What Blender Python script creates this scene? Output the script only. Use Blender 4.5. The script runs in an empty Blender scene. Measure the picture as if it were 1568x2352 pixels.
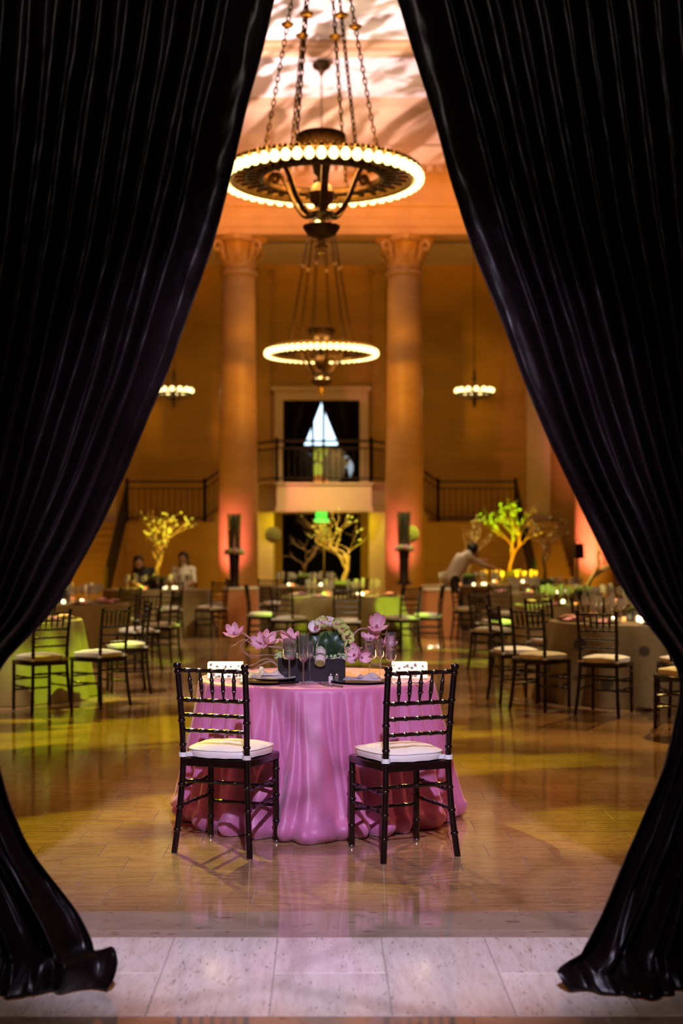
import bpy, bmesh, math, random
from mathutils import Vector, Matrix, Euler, noise

SC = bpy.context.scene
C = SC.collection
PI = math.pi
RND = random.Random(11)
V = Vector

# ------------------------------------------------------------------ camera
cam_d = bpy.data.cameras.new('camera')
cam = bpy.data.objects.new('camera', cam_d); C.objects.link(cam)
cam.location = (0, 0, 1.5); cam.rotation_euler = (PI / 2, 0, 0)
cam_d.sensor_fit = 'VERTICAL'; cam_d.sensor_height = 36; cam_d.sensor_width = 24
cam_d.lens = 50; cam_d.shift_x = 46 / 2352; cam_d.shift_y = 78 / 2352
cam_d.clip_end = 200
cam_d.dof.use_dof = True; cam_d.dof.focus_distance = 7.2; cam_d.dof.aperture_fstop = 1.8
SC.camera = cam

# ------------------------------------------------------------------ world, exposure
SC.view_settings.view_transform = 'Standard'; SC.view_settings.look = 'None'
SC.view_settings.gamma = 1.0; SC.view_settings.exposure = 0.0
SC.view_settings.use_curve_mapping = False
SC.cycles.max_bounces = 6; SC.cycles.diffuse_bounces = 3; SC.cycles.glossy_bounces = 3; SC.cycles.transmission_bounces = 4
SC.cycles.transparent_max_bounces = 10; SC.cycles.caustics_reflective = False; SC.cycles.caustics_refractive = False
SC.cycles.sample_clamp_indirect = 6.0; SC.cycles.use_adaptive_sampling = True; SC.cycles.adaptive_threshold = .035
wd = bpy.data.worlds.new('world'); SC.world = wd; wd.use_nodes = True
wd.node_tree.nodes['Background'].inputs[0].default_value = (0.9, 0.7, 0.75, 1)
wd.node_tree.nodes['Background'].inputs[1].default_value = 0.006

# ------------------------------------------------------------------ stage lighting
def gobo(ld, scale=6.0, lo=.42, hi=.58, floor=.0, stretch=(1, 1, 1), branch=0.0, detail=2.0, seed=0.0):
    """a pattern plate in the projector: the beam's own direction picks how much light passes"""
    ld.use_nodes = True
    nt = ld.node_tree; N = nt.nodes; L = nt.links
    em = N['Emission']
    tc = N.new('ShaderNodeTexCoord'); mp = N.new('ShaderNodeMapping')
    mp.inputs['Scale'].default_value = stretch; mp.inputs['Location'].default_value = (seed, seed * .7, 0)
    L.new(tc.outputs['Normal'], mp.inputs['Vector'])
    if branch:
        wn = N.new('ShaderNodeTexNoise'); wn.inputs['Scale'].default_value = scale * .6; wn.inputs['Detail'].default_value = 1
        L.new(mp.outputs[0], wn.inputs['Vector'])
        ad = N.new('ShaderNodeVectorMath'); ad.operation = 'MULTIPLY_ADD'
        ad.inputs[1].default_value = (.12, .12, .12)
        L.new(wn.outputs['Color'], ad.inputs[0]); L.new(mp.outputs[0], ad.inputs[2])
        tx = N.new('ShaderNodeTexVoronoi'); tx.feature = 'DISTANCE_TO_EDGE'; tx.inputs['Scale'].default_value = scale
        L.new(ad.outputs[0], tx.inputs['Vector']); src = tx.outputs['Distance']
    else:
        tx = N.new('ShaderNodeTexNoise'); tx.inputs['Scale'].default_value = scale; tx.inputs['Detail'].default_value = detail
        L.new(mp.outputs[0], tx.inputs['Vector']); src = tx.outputs['Fac']
    mr = N.new('ShaderNodeMapRange'); mr.interpolation_type = 'SMOOTHSTEP'
    mr.inputs['From Min'].default_value = lo; mr.inputs['From Max'].default_value = hi
    mr.inputs['To Min'].default_value = floor; mr.inputs['To Max'].default_value = 1
    L.new(src, mr.inputs['Value']); L.new(mr.outputs[0], em.inputs['Strength'])

def spot(name, loc, aim, col, watts, deg, blend=.4, rad=.06):
    ld = bpy.data.lights.new(name, 'SPOT'); ld.color = col; ld.energy = watts
    ld.spot_size = math.radians(deg); ld.spot_blend = blend; ld.shadow_soft_size = rad
    o = bpy.data.objects.new(name, ld); C.objects.link(o); o.location = loc
    o.rotation_euler = (V(aim) - V(loc)).to_track_quat('-Z', 'Y').to_euler()
    return ld
def point(name, loc, col, watts, rad):
    ld = bpy.data.lights.new(name, 'POINT'); ld.color = col; ld.energy = watts; ld.shadow_soft_size = rad
    o = bpy.data.objects.new(name, ld); C.objects.link(o); o.location = loc
    return ld
def area(name, loc, aim, col, watts, sx, sy):
    ld = bpy.data.lights.new(name, 'AREA'); ld.shape = 'RECTANGLE'; ld.size = sx; ld.size_y = sy
    ld.color = col; ld.energy = watts
    o = bpy.data.objects.new(name, ld); C.objects.link(o); o.location = loc
    o.rotation_euler = (V(aim) - V(loc)).to_track_quat('-Z', 'Y').to_euler()
    return ld

LAV = (.74, .66, 1.0)
# lobby projector that washes the sweetheart table through the curtains
g = spot('lobby_projector', (.25, 1.2, 4.3), (0, 6.2, .3), LAV, 1750, 34, .6, .05)
gobo(g, 6.5, .008, .026, .35, branch=1.0, seed=3.9)
area('lobby_front_fill', (0, -1.0, 5.6), (0, 4.9, 2.6), (1, .80, .76), 80, 2.4, .3)  # unseen soft front light, added to raise highlights on the curtain ridges
# rose and warm wash on the sweetheart table, from the hall
spot('table_spot_warm', (-.5, 12.5, 9.8), (0, 7.75, .6), (1, .74, .50), 1700, 18, .6, .12)
spot('table_spot_rose_a', (-6.5, 8.2, 5.5), (-.2, 8.0, .6), (1, .22, .26), 520, 17, .7, .2)
spot('table_spot_rose_b', (6.8, 8.0, 5.5), (.2, 8.0, .6), (1, .26, .22), 640, 17, .7, .2)
# green and yellow leaf patterns on floor and tables
g = spot('leaf_projector_a', (-6, 20, 10), (-1.5, 10.9, 0), (.80, .78, .012), 15000, 25, .35, .03)
gobo(g, 13, .49, .58, .04, stretch=(.45, 2.2, 2.2), seed=1.7)
g = spot('leaf_projector_b', (5.8, 14.2, 10), (.3, 19.3, .4), (.50, .95, .03), 12000, 30, .4, .03)
gobo(g, 13, .54, .61, .02, seed=5.2)
g = spot('leaf_projector_c', (6.8, 21, 10), (1.9, 11.3, 0), (1, .64, .17), 14000, 25, .8, .04)
gobo(g, 8, .40, .60, .30, stretch=(.5, 1.6, 1.6), seed=9.4)
g = spot('leaf_projector_d', (-5.5, 10, 10), (-3.0, 16.5, .6), (1, .84, .56), 4600, 40, .4, .03)
gobo(g, 10, .45, .60, .12, seed=2.2)
g = spot('leaf_projector_e', (6.5, 10, 10), (3.2, 15.5, .6), (1, .80, .54), 3000, 40, .4, .03)
gobo(g, 10, .45, .60, .14, seed=7.7)
g = spot('leaf_projector_f', (3.0, 9.4, 9.6), (-2.75, 14.1, .35), (.55, .95, .03), 9000, 9, .5, .03)
gobo(g, 12, .44, .54, .10, seed=6.1)
g = spot('leaf_projector_g', (2.4, 20.5, 9.6), (.2, 24.5, .5), (1, .82, .45), 2600, 54, .4, .03)
gobo(g, 9, .44, .58, .15, seed=12.1)
spot('tree_spot_green', (-1, 23, 8), (3.66, 28.55, 2.05), (.34, 1, .005), 16000, 6.0, .3, .03)
spot('tree_spot_yellow', (.5, 20, 8), (-2.7, 24.2, 1.85), (1, .74, .05), 9000, 7.5, .4, .03)
spot('tree_spot_yellow_b', (-1.6, 17.5, 8), (.4, 21, 1.75), (.95, .74, .05), 6000, 13, .5, .03)
spot('tree_spot_yellow_c', (0, 16.2, 8), (3.35, 18, 1.85), (1, .80, .22), 5000, 9, .4, .03)
spot('tree_spot_yellow_d', (6.8, 23.5, 8), (2.75, 26.6, 1.8), (1, .70, .20), 4000, 8, .4, .03)
spot('tree_spot_yellow_e', (-1.8, 22, 8), (-.3, 26.2, 1.75), (1, .70, .20), 3400, 10, .5, .03)
spot('tree_spot_amber', (-.5, 15.4, 8), (-3.4, 18.4, 1.6), (1, .52, .06), 3800, 10, .5, .03)
# amber wash on the far wall and the columns
a_ = area('wall_wash_l', (-4.6, 28.0, 1.2), (-3.6, 34.2, 4.2), (1, .50, .004), 50, 2.5, .8)
a_ = area('wall_wash_r', (4.6, 28.0, 1.2), (3.6, 34.2, 4.2), (1, .50, .004), 58, 2.5, .8)
area('wall_wash_mid', (0, 30.5, 7.0), (0, 34.2, 4.4), (1, .50, .02), 10, 1.6, .5)
spot('column_amber_l', (2.2, 22, 4.6), (-1.81, 31, 5.2), (1, .44, .015), 1700, 17, .8, .3)
spot('column_amber_r', (-1.2, 22, 4.6), (1.81, 31, 5.2), (1, .44, .015), 1700, 17, .8, .3)
for i, (cx, w) in enumerate(((-1.81, 680), (1.81, 460), (5.95, 1000))):
    spot('column_uplight', (cx - .8, 28.9, .3), (cx, 31, 1.9), (1, .22, .28), w, 38, 1.0, .08)
a_ = area('entablature_wash', (0, 26.6, 7.6), (0, 31, 9.0), (1, .34, .03), 54, 9, .3); a_.spread = math.radians(46)
# rose pattern on the ceiling
g = spot('ceiling_projector', (-4.2, 25.0, 4.6), (.1, 27.5, 11), (1, .74, .86), 7800, 52, .5, .03)
gobo(g, 7.5, .43, .56, .06, stretch=(1.0, 3.0, 1), detail=3, seed=4.0)
g = spot('ceiling_projector_b', (3.4, 20.4, 4.6), (.2, 25.4, 11), (1, .80, .62), 2700, 50, .4, .03)
gobo(g, 5, .42, .58, .22, stretch=(1.4, 2.4, 1), detail=3, seed=8.0)
# under-balcony down light
area('balcony_downlight', (0, 32.15, 2.25), (0, 32.9, .4), (1, .74, .02), 34, 2.4, .25)
point('upper_room_fill', (.9, 36.0, 5.2), (1, .8, .55), 30, .2)  # unseen fill light, added to bring out the urns
area('balcony_front_wash', (.8, 28.6, 5.2), (0, 32, 2.6), (1, .62, .26), 20, .8, .4).spread = math.radians(50)

# ------------------------------------------------------------------ materials
MATS = {}
def mat(name, col, rough=.5, metal=0.0, var=.12, scale=6.0, bump=0.0, bscale=40.0, stretch=(1, 1, 1), spec=.5,
        emit=None, estr=0.0, sheen=0.0, coat=0.0, trans=0.0):
    m = bpy.data.materials.new(name); m.use_nodes = True
    nt = m.node_tree; N = nt.nodes; L = nt.links; b = N['Principled BSDF']
    tc = N.new('ShaderNodeTexCoord'); mp = N.new('ShaderNodeMapping'); mp.inputs['Scale'].default_value = stretch
    L.new(tc.outputs['Object'], mp.inputs['Vector'])
    nz = N.new('ShaderNodeTexNoise'); nz.inputs['Scale'].default_value = scale; nz.inputs['Detail'].default_value = 4
    L.new(mp.outputs[0], nz.inputs['Vector'])
    rp = N.new('ShaderNodeValToRGB')
    rp.color_ramp.elements[0].position = .3; rp.color_ramp.elements[1].position = .7
    rp.color_ramp.elements[0].color = (*[c * (1 - var) for c in col], 1)
    rp.color_ramp.elements[1].color = (*[min(1, c * (1 + var)) for c in col], 1)
    L.new(nz.outputs['Fac'], rp.inputs['Fac']); L.new(rp.outputs['Color'], b.inputs['Base Color'])
    b.inputs['Roughness'].default_value = rough; b.inputs['Metallic'].default_value = metal
    b.inputs['Specular IOR Level'].default_value = spec
    if sheen: b.inputs['Sheen Weight'].default_value = sheen
    if coat: b.inputs['Coat Weight'].default_value = coat
    if trans: b.inputs['Transmission Weight'].default_value = trans
    if emit:
        b.inputs['Emission Color'].default_value = (*emit, 1); b.inputs['Emission Strength'].default_value = estr
        m.cycles.emission_sampling = 'NONE'
    if bump:
        n2 = N.new('ShaderNodeTexNoise'); n2.inputs['Scale'].default_value = bscale; n2.inputs['Detail'].default_value = 5
        L.new(mp.outputs[0], n2.inputs['Vector'])
        bp = N.new('ShaderNodeBump'); bp.inputs['Strength'].default_value = bump; bp.inputs['Distance'].default_value = .02
        L.new(n2.outputs['Fac'], bp.inputs['Height']); L.new(bp.outputs[0], b.inputs['Normal'])
    MATS[name] = m
    return m

def stone_floor(name, col, dark, along, rough):
    m = bpy.data.materials.new(name); m.use_nodes = True
    nt = m.node_tree; N = nt.nodes; L = nt.links; b = N['Principled BSDF']
    ge = N.new('ShaderNodeNewGeometry'); oi = N.new('ShaderNodeObjectInfo')
    sm = N.new('ShaderNodeMath'); sm.operation = 'ADD'
    L.new(ge.outputs['Random Per Island'], sm.inputs[0]); L.new(oi.outputs['Random'], sm.inputs[1])
    cb = N.new('ShaderNodeCombineXYZ'); ml = N.new('ShaderNodeMath'); ml.operation = 'MULTIPLY'; ml.inputs[1].default_value = 17
    L.new(sm.outputs[0], ml.inputs[0]); L.new(ml.outputs[0], cb.inputs['Z'])
    ad = N.new('ShaderNodeVectorMath'); ad.operation = 'ADD'
    L.new(ge.outputs['Position'], ad.inputs[0]); L.new(cb.outputs[0], ad.inputs[1])
    mp = N.new('ShaderNodeMapping'); mp.inputs['Scale'].default_value = along
    L.new(ad.outputs[0], mp.inputs['Vector'])
    n1 = N.new('ShaderNodeTexNoise'); n1.inputs['Scale'].default_value = 5; n1.inputs['Detail'].default_value = 6; n1.inputs['Roughness'].default_value = .7
    L.new(mp.outputs[0], n1.inputs['Vector'])
    rp = N.new('ShaderNodeValToRGB'); e = rp.color_ramp.elements
    e[0].position = .34; e[0].color = (*dark, 1); e[1].position = .56; e[1].color = (*col, 1)
    L.new(n1.outputs['Fac'], rp.inputs['Fac'])
    # travertine pits
    n2 = N.new('ShaderNodeTexNoise'); n2.inputs['Scale'].default_value = 22; n2.inputs['Detail'].default_value = 3
    L.new(mp.outputs[0], n2.inputs['Vector'])
    pr = N.new('ShaderNodeValToRGB'); pe = pr.color_ramp.elements
    pe[0].position = .30; pe[0].color = (.25, .2, .17, 1); pe[1].position = .38; pe[1].color = (1, 1, 1, 1)
    L.new(n2.outputs['Fac'], pr.inputs['Fac'])
    mx = N.new('ShaderNodeMix'); mx.data_type = 'RGBA'; mx.blend_type = 'MULTIPLY'; mx.inputs['Factor'].default_value = .75
    L.new(rp.outputs['Color'], mx.inputs[6]); L.new(pr.outputs['Color'], mx.inputs[7])
    # piece to piece tone
    mr = N.new('ShaderNodeMapRange'); mr.inputs['From Max'].default_value = 2
    mr.inputs['To Min'].default_value = .82; mr.inputs['To Max'].default_value = 1.15
    L.new(sm.outputs[0], mr.inputs['Value'])
    hs = N.new('ShaderNodeHueSaturation'); L.new(mr.outputs[0], hs.inputs['Value']); L.new(mx.outputs[2], hs.inputs['Color'])
    L.new(hs.outputs[0], b.inputs['Base Color'])
    b.inputs['Roughness'].default_value = rough; b.inputs['Specular IOR Level'].default_value = .75
    bp = N.new('ShaderNodeBump'); bp.inputs['Strength'].default_value = .04; bp.inputs['Distance'].default_value = .01
    L.new(n1.outputs['Fac'], bp.inputs['Height']); L.new(bp.outputs[0], b.inputs['Normal'])
    MATS[name] = m
    return m

def glass_mat(name, tint=(1, 1, 1), rough=.02, haze=.02):
    m = bpy.data.materials.new(name); m.use_nodes = True
    nt = m.node_tree; N = nt.nodes; L = nt.links
    N.remove(N['Principled BSDF'])
    out = N['Material Output']
    tr = N.new('ShaderNodeBsdfTransparent'); tr.inputs[0].default_value = (*[.55 + .43 * c for c in tint], 1)
    gl = N.new('ShaderNodeBsdfGlossy'); gl.inputs['Roughness'].default_value = rough
    nz = N.new('ShaderNodeTexNoise'); nz.inputs['Scale'].default_value = 30
    rp = N.new('ShaderNodeValToRGB'); rp.color_ramp.elements[0].color = (.9, .9, .9, 1); rp.color_ramp.elements[1].color = (1, 1, 1, 1)
    L.new(nz.outputs['Fac'], rp.inputs['Fac']); L.new(rp.outputs['Color'], gl.inputs['Color'])
    lw = N.new('ShaderNodeLayerWeight'); lw.inputs['Blend'].default_value = .42
    mr = N.new('ShaderNodeMapRange'); mr.inputs['To Min'].default_value = .10; mr.inputs['To Max'].default_value = .85
    L.new(lw.outputs['Facing'], mr.inputs['Value'])
    mx = N.new('ShaderNodeMixShader'); L.new(mr.outputs[0], mx.inputs['Fac'])
    L.new(tr.outputs[0], mx.inputs[1]); L.new(gl.outputs[0], mx.inputs[2])
    df = N.new('ShaderNodeBsdfDiffuse'); df.inputs[0].default_value = (.9, .9, .9, 1)
    m2 = N.new('ShaderNodeMixShader'); m2.inputs[0].default_value = haze  # white diffuse share stands in for light caught by the glass
    L.new(mx.outputs[0], m2.inputs[1]); L.new(df.outputs[0], m2.inputs[2]); L.new(m2.outputs[0], out.inputs['Surface'])
    MATS[name] = m
    return m

def dotted_cloth(name, col, dot):
    m = mat(name, col, .7, var=.10, scale=9, sheen=.2)
    nt = m.node_tree; N = nt.nodes; L = nt.links; b = N['Principled BSDF']
    uv = N.new('ShaderNodeUVMap'); vo = N.new('ShaderNodeTexVoronoi'); vo.inputs['Scale'].default_value = 1.0
    vo.inputs['Randomness'].default_value = .45
    L.new(uv.outputs[0], vo.inputs['Vector'])
    rp = N.new('ShaderNodeValToRGB'); e = rp.color_ramp.elements
    e[0].position = .20; e[0].color = (1, 1, 1, 1); e[1].position = .24; e[1].color = (0, 0, 0, 1)
    L.new(vo.outputs['Distance'], rp.inputs['Fac'])
    mx = N.new('ShaderNodeMix'); mx.data_type = 'RGBA'; mx.inputs[7].default_value = (*dot, 1)
    src = b.inputs['Base Color'].links[0].from_socket
    L.new(rp.outputs['Color'], mx.inputs['Factor']); L.new(src, mx.inputs[6]); L.new(mx.outputs[2], b.inputs['Base Color'])
    return m

mat('curtain', (.0055, .0026, .0024), .34, var=.25, scale=3, bump=.10, bscale=22, stretch=(1, 1, .3), spec=.26)
mat('wood', (.0095, .0034, .0032), .26, var=.3, scale=14, spec=.45, coat=.15)
mat('cushion', (.86, .80, .74), .75, var=.03, scale=10, bump=.04, bscale=300)
mat('strap', (.84, .80, .78), .7, var=.03)
mat('pink_cloth', (.58, .175, .36), .45, var=.05, scale=4, bump=.10, bscale=9, sheen=.3)
mat('black_box', (.012, .008, .010), .35, var=.2)
mat('moss', (.50, .62, .34), .9, var=.35, scale=60, bump=.8, bscale=120)
mat('moss_dark', (.10, .16, .03), .9, var=.4, scale=40, bump=.8, bscale=90)
mat('leaf', (.012, .040, .012), .36, var=.4, scale=14)
mat('leaf_rib', (.10, .22, .035), .45, var=.2)
mat('bark_birch', (.62, .55, .50), .8, var=.25, scale=26, stretch=(1, 1, 4), bump=.4)
mat('birch_end', (.40, .40, .10), .8, var=.25, scale=20)
mat('magnolia', (.86, .46, .54), .5, var=.28, scale=26)
mat('magnolia_core', (.45, .12, .22), .6, var=.2)
mat('bloom_white', (.85, .80, .78), .6, var=.08, scale=20)
mat('bloom_green', (.62, .66, .22), .6, var=.2, scale=20)
mat('branch', (.36, .20, .16), .75, var=.3, scale=30, bump=.4)
mat('manzanita', (.46, .30, .14), .75, var=.3, scale=10, bump=.3)
mat('silver', (.62, .58, .56), .25, 1.0, var=.08)
mat('copper', (.72, .42, .28), .3, 1.0, var=.08)
mat('charger', (.018, .014, .020), .18, var=.2, coat=.4)
mat('porcelain', (.80, .78, .78), .2, var=.03, coat=.5)
mat('napkin', (.46, .40, .42), .75, var=.08, scale=20)
mat('napkin_pink', (.72, .30, .36), .75, var=.1, scale=20)
mat('favor', (.85, .82, .62), .5, var=.05)
mat('salt', (.80, .78, .82), .4, var=.1, scale=60)
mat('pepper', (.16, .14, .12), .5, var=.4, scale=90)
mat('water', (.42, .62, .50), .1, var=.05, trans=.6)
mat('candle', (.9, .8, .6), .6, emit=(1, .72, .36), estr=3.0)
mat('flame', (1, .7, .3), .5, emit=(1, .74, .34), estr=22.0)
mat('lantern', (.9, .82, .66), .4, var=.1, emit=(1, .76, .42), estr=1.7); MATS['lantern'].cycles.emission_sampling = 'FRONT_BACK'
mat('lantern_leaf', (.50, .42, .26), .7, var=.3)
mat('votive', (.95, .85, .6), .3, emit=(1, .80, .42), estr=7.0)
mat('votive_red', (.9, .3, .1), .3, emit=(1, .30, .06), estr=3.0)
mat('votive_green', (.5, .9, .1), .3, emit=(.45, 1, .06), estr=4.0)
mat('bulb', (1, .9, .7), .2, emit=(1, .78, .30), estr=3.4)
mat('bronze', (.085, .05, .02), .42, .85, var=.4, scale=16, bump=.3, bscale=60)
mat('bronze_gold', (.62, .42, .14), .35, .9, var=.3, scale=20, bump=.2)
mat('iron', (.020, .012, .006), .5, .3, var=.3)
mat('wall', (.44, .26, .055), .8, var=.10, scale=1.1, stretch=(1, 1, 3), bump=.06, bscale=12)
mat('wall_pale', (.66, .52, .34), .8, var=.07, scale=1.5)
mat('column', (.58, .33, .13), .42, var=.10, scale=1.6, stretch=(1, 1, 2.5), spec=.4)
mat('plaster', (.70, .55, .44), .8, var=.06, scale=2)
mat('ceiling', (.78, .66, .56), .85, var=.05, scale=.6)
mat('entab', (.62, .38, .20), .7, var=.08, scale=2)
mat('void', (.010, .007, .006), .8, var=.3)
mat('grout', (.32, .25, .20), .8, var=.15, scale=30)
stone_floor('floor_tile', (.40, .235, .125), (.28, .155, .08), (1, 5.5, 1), .05)
stone_floor('threshold_tile', (.80, .71, .60), (.64, .54, .45), (5.5, .9, 1), .10)
stone_floor('border_stone', (.36, .275, .20), (.31, .23, .165), (.6, 1.5, 1), .06)
glass_mat('glass'); glass_mat('glass_hall', (1, .95, .92), .05, .26); glass_mat('glass_green', (.75, 1, .85))
dotted_cloth('cloth_dotted', (.21, .145, .07), (.035, .018, .010))
mat('cloth_gold', (.30, .21, .085), .6, var=.12, scale=5, sheen=.25)
mat('cloth_peach', (.74, .30, .13), .55, var=.06, scale=4, sheen=.2)
mat('cloth_ivory', (.76, .66, .50), .7, var=.05, scale=4)
mat('vase_dark', (.020, .010, .010), .3, var=.2)
mat('reed', (.03, .085, .035), .5, var=.35, scale=20, stretch=(6, 6, .4))
mat('flower_ball', (.46, .42, .10), .85, var=.45, scale=34, bump=.9, bscale=60)
mat('sign_body', (.05, .22, .05), .5, emit=(.03, 1, .03), estr=.75)
mat('sign_letter', (.1, 1, .2), .5, emit=(.12, 1, .10), estr=1.6)
mat('daylight', (.8, .9, 1), .5, emit=(.62, .84, 1.0), estr=2.6)
mat('amber_pane', (.9, .4, .1), .5, emit=(1, .30, .05), estr=.55)
mat('lime_pane', (.7, .8, .1), .5, emit=(.60, .62, .05), estr=.7)
mat('urn_dark', (.05, .045, .035), .4, var=.3)
mat('urn_gold', (.55, .36, .12), .4, .6, var=.2, emit=(1, .6, .2), estr=.12)  # warm self-glow stands in for light falling on the urn
mat('urn_white', (.75, .80, .85), .3, var=.1, emit=(.7, .85, 1), estr=.45)  # cool self-glow put in for window daylight on the urn
mat('shirt', (.80, .72, .60), .8, var=.05)
mat('dark_clothes', (.02, .016, .018), .8, var=.2)
mat('skin', (.50, .27, .17), .55, var=.06)
mat('hair', (.012, .008, .006), .45, var=.3, scale=30)
mat('plastic_black', (.010, .010, .011), .4, var=.2)
M = MATS

# ------------------------------------------------------------------ mesh builder
class MB:
    def __init__(s): s.v = []; s.f = []; s.uv = None
    def quadgrid(s, rows, close=False):
        n = len(rows[0]); b = len(s.v)
        for r in rows: s.v += [tuple(p) for p in r]
        for i in range(len(rows) - 1):
            for j in range(n if close else n - 1):
                k = (j + 1) % n
                s.f.append((b + i * n + j, b + i * n + k, b + (i + 1) * n + k, b + (i + 1) * n + j))
        return s
    def cap(s, ring, flip=False):
        b = len(s.v); s.v += [tuple(p) for p in ring]; f = tuple(range(b, b + len(ring)))
        s.f.append(f[::-1] if flip else f); return s
    def box(s, lo, hi, ch=0.0):
        x0, y0, z0 = lo; x1, y1, z1 = hi; b = len(s.v)
        s.v += [(x0, y0, z0), (x1, y0, z0), (x1, y1, z0), (x0, y1, z0), (x0, y0, z1), (x1, y0, z1), (x1, y1, z1), (x0, y1, z1)]
        for f in ((0, 3, 2, 1), (4, 5, 6, 7), (0, 1, 5, 4), (1, 2, 6, 5), (2, 3, 7, 6), (3, 0, 4, 7)):
            s.f.append(tuple(b + i for i in f))
        return s
    def slab(s, lo, hi, c):
        """box with a chamfered upper rim and no underside"""
        x0, y0, z0 = lo; x1, y1, z1 = hi; b = len(s.v)
        s.v += [(x0, y0, z0), (x1, y0, z0), (x1, y1, z0), (x0, y1, z0),
                (x0, y0, z1 - c), (x1, y0, z1 - c), (x1, y1, z1 - c), (x0, y1, z1 - c),
                (x0 + c, y0 + c, z1), (x1 - c, y0 + c, z1), (x1 - c, y1 - c, z1), (x0 + c, y1 - c, z1)]
        for k in (0, 4):
            for i in range(4):
                j = (i + 1) % 4; s.f.append((b + k + i, b + k + j, b + k + 4 + j, b + k + 4 + i))
        s.f.append((b + 8, b + 9, b + 10, b + 11)); return s
    def tube(s, pts, rad, seg=8, caps=True):
        pts = [V(p) for p in pts]; n = len(pts)
        if not hasattr(rad, '__len__'): rad = [rad] * n
        t0 = (pts[1] - pts[0]).normalized()
        u = t0.orthogonal().normalized(); rows = []
        for i in range(n):
            t = (pts[min(i + 1, n - 1)] - pts[max(i - 1, 0)])
            t = t.normalized() if t.length > 1e-9 else t0
            u = (u - t * u.dot(t)); u = u.normalized() if u.length > 1e-6 else t.orthogonal().normalized()
            w = t.cross(u)
            rows.append([pts[i] + (u * math.cos(a) + w * math.sin(a)) * rad[i] for a in (2 * PI * k / seg for k in range(seg))])
        s.quadgrid(rows, True)
        if caps: s.cap(rows[0], True); s.cap(rows[-1])
        return s
    def lathe(s, prof, seg=16, c=(0, 0, 0), caps=True):
        rows = [[(c[0] + r * math.cos(2 * PI * k / seg), c[1] + r * math.sin(2 * PI * k / seg), c[2] + z) for k in range(seg)] for r, z in prof]
        s.quadgrid(rows, True)
        if caps:
            if prof[0][0] > 1e-4: s.cap(rows[0], True)
            if prof[-1][0] > 1e-4: s.cap(rows[-1])
        return s
    def ball(s, c, r, seg=12, rings=8, sc=(1, 1, 1)):
        rows = []
        for i in range(rings + 1):
            a = -PI / 2 + PI * i / rings; rr = max(1e-4, math.cos(a)) * r
            rows.append([(c[0] + sc[0] * rr * math.cos(2 * PI * k / seg), c[1] + sc[1] * rr * math.sin(2 * PI * k / seg), c[2] + sc[2] * r * math.sin(a)) for k in range(seg)])
        return s.quadgrid(rows, True)
    def xform(s, m): s.v = [tuple(m @ V(p)) for p in s.v]; return s
    def join(s, o):
        b = len(s.v); s.v += o.v; s.f += [tuple(b + i for i in f) for f in o.f]; return s
    def mesh(s, name, m, smooth=True):
        me = bpy.data.meshes.new(name); me.from_pydata([tuple(p) for p in s.v], [], s.f); me.validate()
        if m: me.materials.append(M[m] if isinstance(m, str) else m)
        if smooth:
            me.polygons.foreach_set('use_smooth', [True] * len(me.polygons))
            if smooth != 'all':
                try: me.set_sharp_from_angle(angle=math.radians(38))
                except Exception: pass
        me.update(); return me
    def build(s, name, m, parent=None, smooth=True): return obj(name, s.mesh(name, m, smooth), parent)

def obj(name, data, parent=None, loc=None, rot=None, scale=None):
    o = bpy.data.objects.new(name, data); C.objects.link(o)
    if parent: o.parent = parent
    if loc is not None: o.location = loc
    if rot is not None: o.rotation_euler = rot
    if scale is not None: o.scale = scale if hasattr(scale, '__len__') else (scale,) * 3
    return o
def tag(o, label=None, cat=None, group=None, kind=None):
    if label: o['label'] = label
    if cat: o['category'] = cat
    if group: o['group'] = group
    if kind: o['kind'] = kind
    return o
def thing(name, label, cat, loc=(0, 0, 0), rz=0.0, group=None, kind=None):
    return tag(obj(name, None, None, loc, (0, 0, rz)), label, cat, group, kind)
def struct(name, mb, m, label=None, parent=None, smooth=True):
    o = mb.build(name, m, parent, smooth)
    if parent is None:
        o['kind'] = 'structure'
        if label: o['label'] = label
    return o
def tree_copy(o, parent=None):
    c = o.copy(); C.objects.link(c); c.parent = parent
    for ch in list(o.children): tree_copy(ch, c)
    return c
def dup(root, loc, rz, label, group=None):
    c = tree_copy(root); c.location = loc; c.rotation_euler = (0, 0, rz); c['label'] = label
    if group: c['group'] = group
    return c
def bez(pts, n=12):
    """smooth path through points"""
    pts = [V(p) for p in pts]; out = []
    for i in range(len(pts) - 1):
        p0 = pts[max(i - 1, 0)]; p1 = pts[i]; p2 = pts[i + 1]; p3 = pts[min(i + 2, len(pts) - 1)]
        for k in range(n):
            t = k / n
            out.append(.5 * ((2 * p1) + (p2 - p0) * t + (2 * p0 - 5 * p1 + 4 * p2 - p3) * t * t + (3 * p1 - p0 - 3 * p2 + p3) * t ** 3))
    out.append(pts[-1]); return out
def lerp_table(tab, x):
    if x <= tab[0][0]: return tab[0][1]
    for (a, fa), (b, fb) in zip(tab, tab[1:]):
        if x <= b: return fa + (fb - fa) * (x - a) / (b - a)
    return tab[-1][1]

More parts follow.
